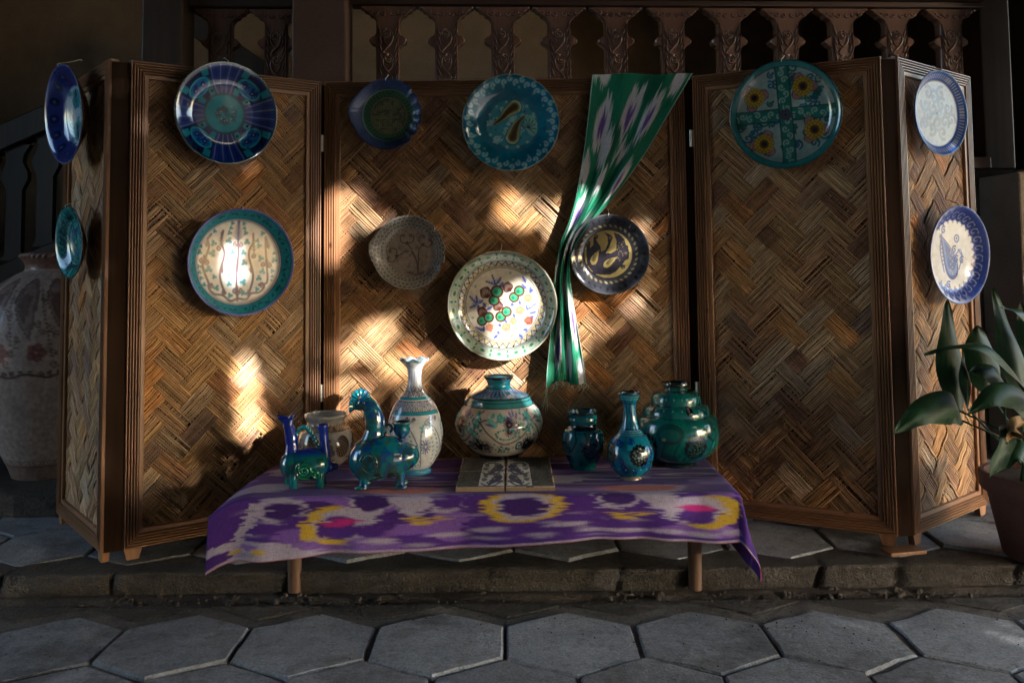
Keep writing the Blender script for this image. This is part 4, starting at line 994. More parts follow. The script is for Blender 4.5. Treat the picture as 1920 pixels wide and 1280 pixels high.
for (li, u, v, rpx, dep, fn, ol, fl, mat, lab, cat, tilt) in PLATES:
    M = PM[li]; n = np.array([M[0][1], M[1][1], 0.0]); p0 = np.array([M[0][3], M[1][3], 0.0]) - n * (0.022 + dep * .5)
    P = on_plane(u, v, p0, n); P = P + n * (dep * .5 - 0.006 if 'large' not in lab else dep * .5 - .012)
    Zc = float(np.dot(P - CAM, F_)); R = rpx * Zc / FPX
    if li in (0, 4): R *= 0.985
    mesh = plate_mesh(R, dep, fn, ol, flat=fl, nr=84 if rpx > 85 else 64, na=288 if rpx > 85 else 220)
    rot = M.to_3x3().to_4x4()
    # plates hang a little forward at the top
    yaw = R_(-9) if li == 4 else (R_(7) if li == 0 else 0.0)
    MW = Matrix.Translation(P.tolist()) @ Matrix.Translation((rot.to_3x3() @ Vector((0, -.014 if li in (0, 4) else 0, 0)))) @ rot @ Matrix.Rotation(yaw, 4, 'Z') @ Matrix.Rotation(tilt, 4, 'X')
    o = mesh_obj(cat if 'bowl' not in cat else 'bowl', mesh, mat, None, MW); o.name = 'hanging_' + cat; WM[o.name] = MW
    tag(o, lab, cat)
    rt = R * (1.0 if ol is None else .985)
    V, Fc = tube(spline([(-.004, -dep - .002, rt - .006), (-.002, -dep - .0035, rt + .003), (0, -dep * .4, rt + .012), (0, .004, rt + .022), (0, .012, rt + .020)], 14), 0.0013, 6)
    mk('wire_hanger', V, Fc, M_hinge, o, MW, True)
# ================================================================== low table, cloth, vessels
TZ = 1.02 - 0.7045                     # table top level
TFY, TBY = 2.675, 3.185                # front and back edges of the top
TX0, TX1 = -0.79, 0.66
M_table = wood_mat('table_wood', (0.10, 0.05, 0.03), (0.19, 0.10, 0.06), 0.5, 1.0, 2)
table = empty('low_table', T(0, 2.9, 0), 'low wooden bench table under the purple cloth', 'table')
box_obj('tabletop', TX0, TX1, TFY + .004, TBY, TZ - 0.03, TZ - 0.0, M_table, table, None, 0.003)
box_obj('apron', TX0 + .06, TX1 - .06, TFY + 0.05, TFY + 0.072, TZ - 0.085, TZ - 0.031, M_table, table)
for (u, v, zf) in ((551, 1108, 0.0), (1305, 1104, 0.0)):
    P = on_z(u, v, zf); V, Fc = tube([(P[0], P[1] + .008, zf - .002), (P[0], P[1] + .008, 0.1), (P[0], P[1] + .008, TZ - .031)], [0.020, 0.0215, 0.024], 20); mk('leg', V, Fc, M_table, table, None, True, sharp=40)
for x in (-0.66, 0.56):
    V, Fc = tube([(x, 3.10, UZ - .002), (x, 3.10, 0.15), (x, 3.10, TZ - .031)], [0.020, 0.0215, 0.024], 20); mk('leg', V, Fc, M_table, table, None, True, sharp=40)
def cloth_mat(name, rough=0.8, sheen=0.06, weave=420):
    m, nt, b = nodes_mat(name)
    at = N(nt, 'ShaderNodeAttribute', attribute_name='Col'); uv = N(nt, 'ShaderNodeUVMap')
    n1 = noise(nt, uv.outputs[0], 1.0, 3, 0.6, (60, weave, 1)); n2 = noise(nt, uv.outputs[0], 1.0, 3, 0.6, (weave, 50, 1), (3, 2, 0))
    r = ramp(nt, [(0.3, (0.72,) * 3), (0.7, (1.12,) * 3)]); nt.links.new(n1.outputs[0], r.inputs[0])
    r2 = ramp(nt, [(0.3, (0.8,) * 3), (0.7, (1.08,) * 3)]); nt.links.new(n2.outputs[0], r2.inputs[0])
    c = mix(nt, at.outputs['Color'], r.outputs[0], 1.0, 'MULTIPLY'); c = mix(nt, c, r2.outputs[0], 1.0, 'MULTIPLY')
    nt.links.new(c, b.inputs['Base Color']); b.inputs['Roughness'].default_value = rough
    b.inputs['Specular IOR Level'].default_value = 0.18; b.inputs['Sheen Weight'].default_value = sheen; b.inputs['Sheen Roughness'].default_value = 0.4
    ad = N(nt, 'ShaderNodeMath', operation='ADD'); nt.links.new(n1.outputs[0], ad.inputs[0]); nt.links.new(n2.outputs[0], ad.inputs[1])
    bump(nt, b, ad.outputs[0], 0.4, 0.0012)
    return m
def tablecloth():
    nu, nv = 420, 190
    # cloth coordinates: s across (0 at the table's left end), t from the back towards the viewer
    s = np.linspace(-0.135, TX1 - TX0 + 0.215, nu); t = np.linspace(0.0, (TBY - 0.045 - TFY) + 0.155, nv)
    S, Tt = np.meshgrid(s, t, indexing='ij'); Wd = TX1 - TX0; Dp = TBY - 0.045 - TFY
    b = np.clip(Tt - Dp, 0, None); aR = np.clip(S - Wd, 0, None); aL = np.clip(-S, 0, None)
    hem = 1 + 0.10 * np.sin(S * 4.3 + .6) + 0.05 * np.sin(S * 9.1 + 2)
    left = sstep(0.55, -0.13, S); hem = hem * (1 - .12 * sstep(.9, 1.4, S))
    b2 = b * (hem + 0.06 * left)
    # right end: the overhang falls as a cone around the table corner
    r = np.hypot(aR, b2); ph = np.arctan2(aR, b2 + 1e-9)
    rl = 0.012
    drop = np.where(r < rl * 1.57, rl * (1 - np.cos(np.minimum(r / rl, 1.57))), rl + (r - rl * 1.57) * 0.985)
    out = np.where(r < rl * 1.57, rl * np.sin(np.minimum(r / rl, 1.57)), rl + (r - rl * 1.57) * (0.08 + .03 * np.sin(S * 40) * sstep(0, .12, aR)))
    fold = 0.045 * np.clip(r / .25, 0, 1) * np.sin(np.clip(ph, 0, math.pi / 2) * 2) ** 2
    out2 = out + fold
    X = TX0 + np.clip(S, 0, Wd) + np.where(aR > 0, out2 * np.sin(ph), 0)
    Y = (TBY - 0.045) - np.clip(Tt, 0, Dp) - np.where(b > 0, out2 * np.cos(ph), 0)
    Z = TZ + 0.0035 - drop
    # left end: the stiff cloth sticks out and droops towards the front corner
    ff = 0.25 + 0.75 * np.clip(Tt / Dp, 0, 1)
    aLe = aL * ff
    X = X - aLe * 0.86; Z = Z - 0.05 * aLe - 2.4 * aLe ** 2 * (0.35 + 0.65 * np.clip(Tt / Dp, 0, 1))
    Y = Y - 0.10 * aLe * (b > 0)
    # hanging front: shallow pleats and a forward flare; top: faint wrinkles
    fr = np.clip(b / 0.15, 0, 1)
    Y -= fr * (0.012 * np.sin(S * 7.0 + 1.0) + 0.013 * np.sin(S * 15.5 + np.sin(S * 3) * 1.5) * sstep(.2, 1, fr) + 0.005 * np.sin(S * 37 + 2 * np.sin(S * 5)) * sstep(.1, 1, fr) + 0.016)
    Y -= fr * 0.010 * np.exp(-((S - 0.86) / .045) ** 2)
    wr = (fbm(S * 9, Tt * 14, 3) - .5) * 0.004 + 0.0028 * np.exp(-((Tt - .13 + .05 * S) / .012) ** 2) * sstep(1.1, 1.4, S)
    Z += np.where((b <= 0) & (aR <= 0) & (aL <= 0), np.clip(wr, -0.0016, .004) , 0) 
    Z += np.where((b > 0), 0.0, 0)
    V = np.stack([X.ravel(), Y.ravel(), Z.ravel()], 1)
    i, j = np.meshgrid(np.arange(nu - 1), np.arange(nv - 1), indexing='ij'); a = (i * nv + j).ravel()
    Q = np.stack([a, a + nv, a + nv + 1, a + 1], 1)
    # ---- ikat pattern, feathered along the width of the cloth
    tt = Tt.ravel(); ss = S.ravel(); row = np.floor(tt / 0.0042)
    jag = (hash2(row, 3, 1) - .5) * 0.032 + (hash2(np.floor(row / 3), 7, 2) - .5) * 0.022 + (hash2(row, np.floor(ss * 9), 4) - .5) * 0.024
    x = ss + jag; y = tt
    PU, LV, YE, RE, MG, DP = lin(74, 40, 120), lin(160, 150, 170), lin(186, 152, 52), lin(196, 92, 88), lin(176, 40, 116), lin(58, 30, 96)
    fy = Dp
    # photo-like units on the hanging front: U runs 440..1400 across, V = 922 at the table edge
    U = 447 + x / 1.45 * 953; V_ = 922 + (y - fy) / .00168
    p = Paint(U, V_, PU, 2.2); p.mask(sstep(.5, .75, fbm(x * 5, y * 14, 5)), DP, .8)
    GY = lin(138, 128, 152)
    p.mask(sstep(.69, .72, fbm(x * 4.2 + 3, y * 15 + 1, 21, 2)), LV, .95); p.mask(sstep(.68, .72, fbm(x * 5 + 9, y * 17, 33, 2)), lin(120, 84, 160), .9)
    def E(cx, cy, ra, rb, c, rot=0.0, al=1.0): p.ell(cx, cy, ra, rb, rot, c, al)
    for k in range(34):                                   # streaks on the table top (foreshortened in view)
        E(rng.uniform(440, 1400), rng.uniform(640, 880), rng.uniform(20, 80), rng.uniform(1.5, 5), (LV, GY, RE, GY)[k % 4], 0, .9)
    for (cx, cy) in ((600, 650), (1000, 645), (1300, 660)): E(cx, cy, 130, 7, lin(150, 84, 84))
    for (cx, cy, rx, ry) in ((700, 800, 90, 14), (1150, 810, 100, 16), (1330, 790, 70, 10), (560, 850, 60, 9), (1330, 745, 80, 8), (470, 760, 50, 10)): E(cx, cy, rx, ry, LV); E(cx + 8, cy + 2, rx * .55, ry * .5, PU)
    for (cx, cy, s_) in ((745, 893, 1), (1226, 890, 1)):   # red lozenges
        E(cx, cy, 84, 28, LV); E(cx - 10, cy - 2, 78, 22, RE)
        for k in range(7): E(cx - 10 + rng.uniform(-12, 12), cy - 20 + k * 6, 60, .9, lin(220, 140, 130), 0, .8)
        E(cx + 22, cy + 38, 44, 18, LV); E(cx + 26, cy + 56, 24, 9, LV)
        E(cx - 62, cy + 44, 42, 21, LV); E(cx - 60, cy + 41, 36, 16, DP); E(cx + 88, cy + 44, 36, 17, LV); E(cx + 92, cy + 41, 34, 14, PU)
    E(512, 944, 50, 20, LV); E(518, 946, 38, 13, DP); E(545, 962, 36, 9, PU)
    E(447, 966, 12, 32, LV, .5); E(470, 940, 16, 10, LV)
    E(612, 970, 54, 31, YE); E(642, 968, 58, 25, LV); E(630, 974, 40, 19, PU); E(636, 966, 30, 6.5, MG); E(690, 980, 30, 10, PU)
    E(985, 946, 82, 28, YE); E(985, 945, 56, 26, LV); E(985, 947, 48, 17, DP)
    E(1352, 960, 62, 30, YE); E(1318, 957, 62, 25, LV); E(1326, 966, 40, 16, PU); E(1324, 953, 32, 6.5, MG)
    for (cx, cy) in ((445, 1003), (793, 964), (1188, 966)):
        for s_ in (-1, 1): E(cx + s_ * 24, cy - 2, 15, 3.6, YE); E(cx + s_ * 8, cy + 5, 13, 3.2, YE)
    for (cx, cy, rx, ry) in ((435, 1000, 34, 7), (450, 1022, 50, 8), (560, 1004, 44, 10), (545, 1020, 40, 7), (640, 1004, 30, 5), (700, 990, 40, 8), (770, 998, 34, 6), (845, 984, 46, 7), (925, 978, 44, 8), (900, 992, 30, 6), (1010, 990, 36, 6), (1075, 975, 50, 7), (1120, 988, 40, 6), (1180, 990, 52, 7), (1260, 990, 40, 8), (1320, 994, 44, 8), (1385, 990, 30, 9)):
        E(cx, cy + 6, rx * .8, ry * .55, GY if rx < 38 else LV)
    for k in range(26): E(rng.uniform(430, 1410), rng.uniform(930, 1005), rng.uniform(8, 22), rng.uniform(1, 2.2), GY, 0, .8)
    c = p.c
    hemm = sstep(.145, .147, (tt - fy)) * .8; c = c * (1 - hemm[:, None]) + lin(160, 150, 168) * hemm[:, None]
    edge = sstep(.1522, .1532, (tt - fy)); c = c * (1 - edge[:, None]) + lin(150, 20, 56) * edge[:, None]
    o = mk('tablecloth', V, Q, cloth_mat('ikat_velvet'), None, None, True, c, np.stack([ss, tt], 1))
    sm = o.modifiers.new('thick', 'SOLIDIFY'); sm.thickness = 0.0022; sm.offset = 1.0
    tag(o, 'purple ikat tablecloth with yellow and lavender flame pattern hanging over the bench', 'tablecloth')
tablecloth()

def lathe_obj(name, prof, cx_u, base_v, Zd, paint, mat, label, cat, na=200, mod=None, sub=3, thick=0.05, px=None, floor=None):
    """prof: (half width, y) in photo pixels, outside profile from rim to foot. paint(u, v) gets pixels across and photo rows."""
    k = Zd / FPX
    P = np.array(prof, float); n = max(60, int((P[-1, 1] - P[0, 1]) * 1.0))
    Q = spline(P, n)
    yb = P[-1, 1]
    tz = TZ + .005 if floor is None else floor
    th = np.linspace(0, 2 * math.pi, na, endpoint=False)
    outR = Q[:, 0] * k; outZ = (yb - Q[:, 1]) * k
    inn = []
    for i in (0, 2, 5, 9, 14): 
        q = Q[min(i * n // 60 + (0 if i else 0), n - 1)]; inn.append((max(q[0] - 2.2 - .1 * i, 2), q[1] + (0.0 if i == 0 else 0.5)))
    inn = np.array(inn)[::-1]
    Rr = np.concatenate([inn[:, 0] * k, outR, [0.0001]]); Zz = np.concatenate([(yb - inn[:, 1]) * k, outZ, [outZ[-1]]])
    vv = np.concatenate([inn[:, 1], Q[:, 1], [yb]])
    m_ = len(Rr); RR = np.repeat(Rr[:, None], na, 1); ZZ = np.repeat(Zz[:, None], na, 1); TH = np.repeat(th[None, :], m_, 0)
    if mod is not None: RR, ZZ = mod(RR, ZZ, TH, vv, k)
    X = RR * np.sin(TH); Y = -RR * np.cos(TH)
    V = np.stack([X.ravel(), Y.ravel(), ZZ.ravel()], 1)
    kx = np.arange(na); k2 = (kx + 1) % na
    F4 = np.concatenate([np.stack([i * na + kx, (i + 1) * na + kx, (i + 1) * na + k2, i * na + k2], 1) for i in range(m_ - 1)])
    rmax = P[:, 0].max(); tt = (TH + math.pi) % (2 * math.pi) - math.pi
    C = paint((tt * rmax).ravel(), np.repeat(vv[:, None], na, 1).ravel())
    inner = np.zeros(m_, bool); inner[:len(inn)] = True
    Po = on_z(cx_u, base_v, tz) if floor is None else None
    Yd = Zd; Xd = (cx_u - PX) * Zd / FPX if px is None else px
    return mk(name, V, F4, mat, None, T(Xd, Yd, tz), True, C) , k
def zof(v): return 0.7045 * FPX / (v - 485)
# ---- tall white vase
def pv_tall(u, v):
    p = Paint(u, v, lin(206, 208, 210), .7); PLm, TQ, BLk = lin(96, 70, 84), lin(46, 150, 166), lin(56, 70, 130)
    p.mask((v < 680).astype(float), lin(120, 170, 190), .6)
    for k in range(-7, 8):
        cx = k * 22
        p.spiral(cx, 735, 6, 0, 1.2, 1.3, PLm, 1 if k % 2 else -1); p.spiral(cx + 11, 728, 4.5, 1, 1.2, 1.1, PLm); p.curve([(cx - 9, 740), (cx, 722), (cx + 9, 740)], 1.2, PLm, 8)
        p.ell(cx + 5, 705, 3, 12, .2, lin(90, 130, 190), .7)
    for (a, b, c) in ((741, 746, TQ), (766, 771.5, TQ), (747.3, 748.3, PLm), (764, 765, PLm)): p.mask(((v > a) & (v < b)).astype(float), c)
    bnd = (v > 748.5) & (v < 764); 
    for s in (-1, 1): f = ((u + s * v * 1.0) / 4.6) % 1; p.mask((bnd & (f < .28)).astype(float), lin(70, 62, 92))
    for k in range(-3, 4):
        c = k * 50 + 4
        p.curve([(c - 6, 868), (c + 8, 835), (c - 4, 800), (c - 22, 782)], .9, PLm, 14); p.curve([(c + 16, 866), (c + 12, 830), (c + 14, 800), (c + 28, 778), (c + 36, 790)], .9, PLm, 14)
        for j in range(10):
            t = j / 10; p.ell(c - 1 - 22 * (t ** 2) + 4, 862 - 80 * t, 2.5, 1.3, .6, lin(26, 126, 132)); p.ell(c - 9 - 20 * t ** 2, 858 - 78 * t, 2.3, 1.2, -.6, lin(26, 126, 132)); p.ell(c + 10 + 4 * math.sin(t * 3), 860 - 76 * t, 1.8, 1.2, .4, TQ)
        for j in range(9): a = j * .5 - .2; p.ell(c + 24 + 9 * math.cos(a), 794 - 8 * math.sin(a), 2.4, 1.4, -a, TQ)
        for j in range(12): a = j * .52; p.stroke([(c - 28 + 3 * math.cos(a), 826 + 4 * math.sin(a)), (c - 28 + 10 * math.cos(a), 826 + 13 * math.sin(a))], .9, BLk)
        p.spiral(c - 14, 776, 5, 0, 1.1, 1.2, PLm); p.spiral(c, 778, 4, 2, 1.1, 1.2, PLm)
    p.mask((v > 869.5).astype(float), lin(70, 140, 170)); return p.c
def scallop(RR, ZZ, TH, vv, k):
    w_ = np.exp(-((vv - vv.min()) / 5.0) ** 2)[:, None]; return RR * (1 + .10 * w_ * np.abs(np.sin(TH * 3.5))) , ZZ + w_ * k * 2.2 * np.cos(TH * 7)
o, _ = lathe_obj('tall_vase', [(25, 674), (22, 679), (15, 690), (12.5, 703), (13, 718), (17, 731), (26, 742), (36, 754), (43, 768), (46, 776), (51, 798), (52.5, 818), (48, 840), (38, 860), (29, 871), (28.5, 873), (30.5, 876), (30.5, 881)], 776, 875, 2.955, pv_tall, M_glaze, '', '', mod=scallop)
tag(o, 'tall white vase with frilled mouth, blue lattice band and leafy sprays', 'vase')
# ---- round white floral vase
def pv_round(u, v):
    p = Paint(u, v, lin(206, 198, 186), .8); TQ, DKT, PLm = lin(70, 168, 160), lin(24, 104, 110), lin(100, 70, 88)
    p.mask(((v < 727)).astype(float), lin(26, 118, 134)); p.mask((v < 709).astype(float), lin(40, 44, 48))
    bn = ((v > 727) & (v < 741)).astype(float); p.mask(bn, lin(120, 150, 176))
    for k in range(-16, 17): p.disc(k * 15 + 3, 732, 4.2, lin(52, 90, 150)); p.disc(k * 15 - 4, 737, 2.4, lin(30, 130, 140)); p.curve([(k * 30, 728), (k * 30 + 7, 734), (k * 30 + 4, 741)], 1.2, PLm, 8)
    for (a, b, c) in ((740, 742, lin(40, 40, 50)), (742, 754, lin(60, 136, 140)), (745.5, 746.7, lin(30, 60, 66)), (749.3, 750.4, lin(30, 60, 66)), (753.5, 755, lin(40, 50, 60))): p.mask(((v > a) & (v < b)).astype(float), c)
    for k in range(-2, 3):
        c = k * 104
        for pts in ([(c - 52, 770), (c - 36, 776), (c - 14, 800), (c + 10, 815), (c + 40, 806), (c + 64, 782)], [(c - 36, 776), (c - 22, 772), (c - 6, 776), (c + 4, 770), (c + 4, 762)], [(c - 34, 772), (c - 40, 764), (c - 32, 758)]): p.curve(pts, 1.3, PLm, 22)
        p.poly(paisley(c - 40, 765, 20, 1.8, 1), TQ); p.poly(paisley(c - 14, 778, 26, .3, -1), lin(120, 186, 176)); p.ell(c - 16, 780, 8, 2, .2, lin(90, 100, 170))
        p.spiral(c + 4, 768, 8, 0, 1.3, 2.2, TQ); p.spiral(c - 10, 765, 4, 2, 1.2, 1.4, TQ)
        for (x, y, r, n) in ((c + 18, 776, 7, 14), (c + 33, 783, 7, 14), (c + 20, 792, 7, 14), (c - 44, 815, 10, 18), (c - 26, 820, 10, 18), (c + 62, 820, 12, 18), (c - 84, 780, 9, 18)):
            for j in range(n): a = j * 6.283 / n; p.stroke([(x, y), (x + r * 1.25 * math.cos(a), y + r * 1.25 * math.sin(a))], .75, lin(50, 32, 50))
            p.disc(x, y, r * .62, lin(48, 30, 48)); p.disc(x, y, r * .25, lin(120, 110, 110))
        for (x, y, a) in ((c + 24, 764, -1.9), (c + 30, 762, -1.5), (c + 36, 766, -1.1), (c + 20, 770, -2.4)): p.ell(x, y, 6.5, 1.9, a, lin(108, 104, 180))
        for j in range(34):
            x, y = c + 56 + rng.normal(0, 8), 778 + rng.normal(0, 10); p.disc(x, y, rng.uniform(1.4, 2.8), (TQ, DKT, lin(60, 140, 190))[j % 3])
        for j in range(24): a = j * .26; p.disc(c + 14 + (20 + 2 * math.sin(9 * a)) * math.cos(a + 1) * .9, 797 + 9 * math.sin(a + 1), 1.9, DKT if j % 2 else TQ)
        for j in range(40): p.disc(c - 48 + rng.normal(0, 11), 790 + rng.normal(0, 8), rng.uniform(1.2, 2.6), (TQ, lin(110, 180, 170), DKT)[j % 3])
        for j in range(26): p.disc(c + 4 + rng.normal(0, 16), 826 + rng.normal(0, 4), rng.uniform(1.4, 2.8), (lin(96, 150, 140), DKT)[j % 2])
        p.spiral(c - 60, 818, 9, 1, 1.2, 2, DKT)
    p.mask((v > 841).astype(float), lin(36, 40, 42)); return p.c
o, _ = lathe_obj('round_vase', [(28.5, 704), (26, 709), (21.8, 716), (22, 723), (30, 729), (43, 734), (56, 741), (63, 754), (74, 766), (81, 780), (82.5, 790), (79, 804), (70, 820), (56, 834), (41, 845), (36, 849), (36, 857)], 932, 850, 3.125, pv_round, M_glaze, '', '', na=256)
tag(o, 'round cream vase with floral scrolls and a turquoise neck behind the tiles', 'vase')
# ---- small white jar
def pv_jar(u, v):
    p = Paint(u, v, lin(186, 184, 178), .7); BRn, GB = lin(84, 66, 52), lin(70, 84, 110)
    p.mask(((v > 790) & (v < 799)).astype(float), lin(170, 150, 132)); p.mask((np.abs(v - 793 - 1.6 * np.sin(u * .7)) < .9).astype(float), BRn); p.mask((np.abs(v - 800 - 1.4 * np.abs(np.sin(u * .35))) < 1.4).astype(float), lin(130, 110, 96))
    for k in range(-2, 4):
        c = k * 64 - 20
        p.ell(c, 828, 15, 20, 0, BRn); 
        for j in range(7): p.ring(c - 14, 842, 5 + j * 4.2, 6.4 + j * 4.2, lin(170, 150, 120), .8 if j < 6 else .3)
        x = c + 32
        for (dx, dy, r) in ((0, 822, 6), (6, 828, 6), (-6, 830, 6), (9, 838, 7), (0, 836, 6), (5, 817, 4)): p.disc(x + dx, dy, r, GB)
        p.curve([(x, 836), (x + 6, 850), (x + 16, 852)], 2.2, GB, 8); p.curve([(x, 836), (x - 8, 852), (x - 16, 850)], 2.2, GB, 8)
    ru = (np.abs(v - 797) < 3) & (np.abs((u / 62) % 1 - .5) < .06); p.mask(ru.astype(float), lin(110, 84, 66)); return p.c
o, _ = lathe_obj('small_jar', [(39.5, 775), (39, 779), (35, 785), (34.5, 791), (38, 797), (46, 805), (50.5, 820), (51, 832), (47, 846), (38, 860), (27, 869), (25, 872)], 611, 868, 3.04, pv_jar, M_glaze, '', '')
tag(o, 'wide mouthed white jar with brown medallions behind the small animal pitcher', 'jar')
# ---- turquoise vessels
def turq(u, v, seed, base=lin(14, 116, 124), dk=lin(8, 44, 60)):
    p = Paint(u, v, base, .7); p.mask(sstep(.4, .75, fbm(u * .06, v * .06, seed)), lin(8, 78, 92), .8); return p
def rosette(p, x, y, r, dk, lt, n=26):
    p.disc(x, y, r * 1.12, dk)
    for j in range(n):
        a = j * 2.4; q = r * math.sqrt((j + .5) / n); p.disc(x + q * math.cos(a), y + q * math.sin(a), r * .085 + .35, lt)
    for j in range(14): a = j * 6.283 / 14; p.disc(x + r * 1.05 * math.cos(a), y + r * 1.05 * math.sin(a), r * .2, dk)
def pv_t1(u, v):
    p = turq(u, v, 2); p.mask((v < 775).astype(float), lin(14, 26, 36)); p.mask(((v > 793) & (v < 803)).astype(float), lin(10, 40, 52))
    for k in range(-12, 13): p.disc(k * 4.6, 780 + (k % 2) * 4, 1.1, lin(60, 150, 150)); p.curve([(k * 20, 806), (k * 20 + 4, 820), (k * 20 - 6, 838)], 1.6, lin(10, 46, 70), 10)
    for k in range(-1, 3): rosette(p, k * 56 + 13, 838, 13, lin(8, 16, 38), lin(56, 110, 130), 60)
    for k in range(-3, 4):
        for j in range(8): p.spiral(k * 34 + rng.uniform(-14, 14), rng.uniform(812, 862), 5, j, 1, 1.1, lin(10, 60, 90))
    return p.c
o, _ = lathe_obj('turquoise_jar', [(29.5, 771), (29, 775), (26.5, 781), (27, 787), (25.5, 793), (27, 799), (35, 806), (39, 818), (39.5, 830), (36, 845), (29.5, 860), (24, 870), (23.5, 875)], 1087, 871, 2.99, pv_t1, M_glaze, '', '')
tag(o, 'small dark turquoise jar with a black rosette and wide rim', 'jar')
def pv_t2(u, v):
    p = turq(u, v, 5, lin(14, 122, 150)); BLd = lin(16, 44, 120)
    for r_ in (745, 749.5): 
        for k in range(-30, 31): p.ell(k * 6 + (r_ % 2) * 3, r_, 1.7, 1.2, 0, lin(110, 190, 190))
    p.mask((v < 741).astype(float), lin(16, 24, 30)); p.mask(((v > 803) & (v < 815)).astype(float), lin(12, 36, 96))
    for r_ in (806, 809.5, 813):
        for k in range(-32, 33): p.ell(k * 5.4 + (r_ % 3), r_, 2.0, 1.1, 0, lin(90, 180, 190))
    for k in range(-7, 8):
        for j in range(6): p.spiral(k * 19 + rng.uniform(-7, 7), rng.uniform(820, 884), 6, j * 1.3, 1.1, 1.3, BLd, 1 if j % 2 else -1)
        p.curve([(k * 30, 758), (k * 30 + 6, 780), (k * 30 - 4, 800)], 2.0, BLd, 8); p.disc(k * 12, 768 + (k % 3) * 9, 1.3, lin(90, 170, 180))
    for k in range(-2, 3): rosette(p, k * 66 + 12, 846, 16, lin(20, 20, 24), lin(96, 130, 118), 22)
    for k in range(-8, 9): p.disc(k * 16, 872, 1.3, lin(110, 190, 170))
    p.mask((v > 888).astype(float), lin(120, 116, 108)); return p.c
o, _ = lathe_obj('bottle_vase', [(20.5, 738), (20, 742), (17.5, 749), (14.5, 755), (12, 759), (11.8, 770), (12.8, 784), (16, 798), (22, 811), (32, 821), (40, 833), (43.5, 848), (42, 861), (36, 875), (27, 885), (20.5, 889), (20.5, 895)], 1174, 890, 2.845, pv_t2, M_glaze, '', '')
tag(o, 'slender necked blue turquoise bottle vase with a beaded black flower', 'vase')
def pv_t3(u, v):
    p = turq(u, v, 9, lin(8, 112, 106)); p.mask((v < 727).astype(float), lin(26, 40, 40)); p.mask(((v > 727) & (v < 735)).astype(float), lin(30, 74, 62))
    for k in range(-10, 11): p.disc(k * 25 + 5, 747, 2.0, lin(120, 170, 150)); p.disc(k * 22, 765, 1.9, lin(110, 160, 150))
    for k in range(-2, 3): p.disc(k * 95 + 18, 765, 8.5, lin(20, 24, 24)); p.disc(k * 95 + 16, 764, 3.5, lin(90, 86, 80)); rosette(p, k * 95 + 22, 826, 19, lin(12, 26, 28), lin(60, 90, 80), 30); p.ell(k * 95 - 26, 802, 26, 18, 0, lin(8, 60, 62), .8); p.ell(k * 95 - 26, 804, 18, 11, 0, lin(12, 96, 96), .8)
    for k in range(-12, 13): p.curve([(k * 24, 852), (k * 24 + 8, 830), (k * 24 + 18, 812)], 2.2, lin(8, 70, 84), 8, .8)
    p.mask((v > 858).astype(float), lin(12, 30, 34)); return p.c
o, _ = lathe_obj('green_pot', [(26.5, 721), (26.5, 725), (22.5, 728), (22.5, 733.5), (34, 736.5), (42, 741), (45.5, 748), (46.5, 756), (46.5, 758.5), (53, 760.5), (58, 764.5), (61, 770), (62, 776), (62, 778.5), (68, 781), (73.5, 788), (76.5, 799), (77.5, 812), (75.5, 827), (68, 842), (54, 854), (39, 862), (35.5, 864), (35.5, 870)], 1260, 866, 3.03, pv_t3, M_glaze, '', '', na=240)
tag(o, 'big squat green glazed pot with a stepped shoulder at the end of the bench', 'pot')

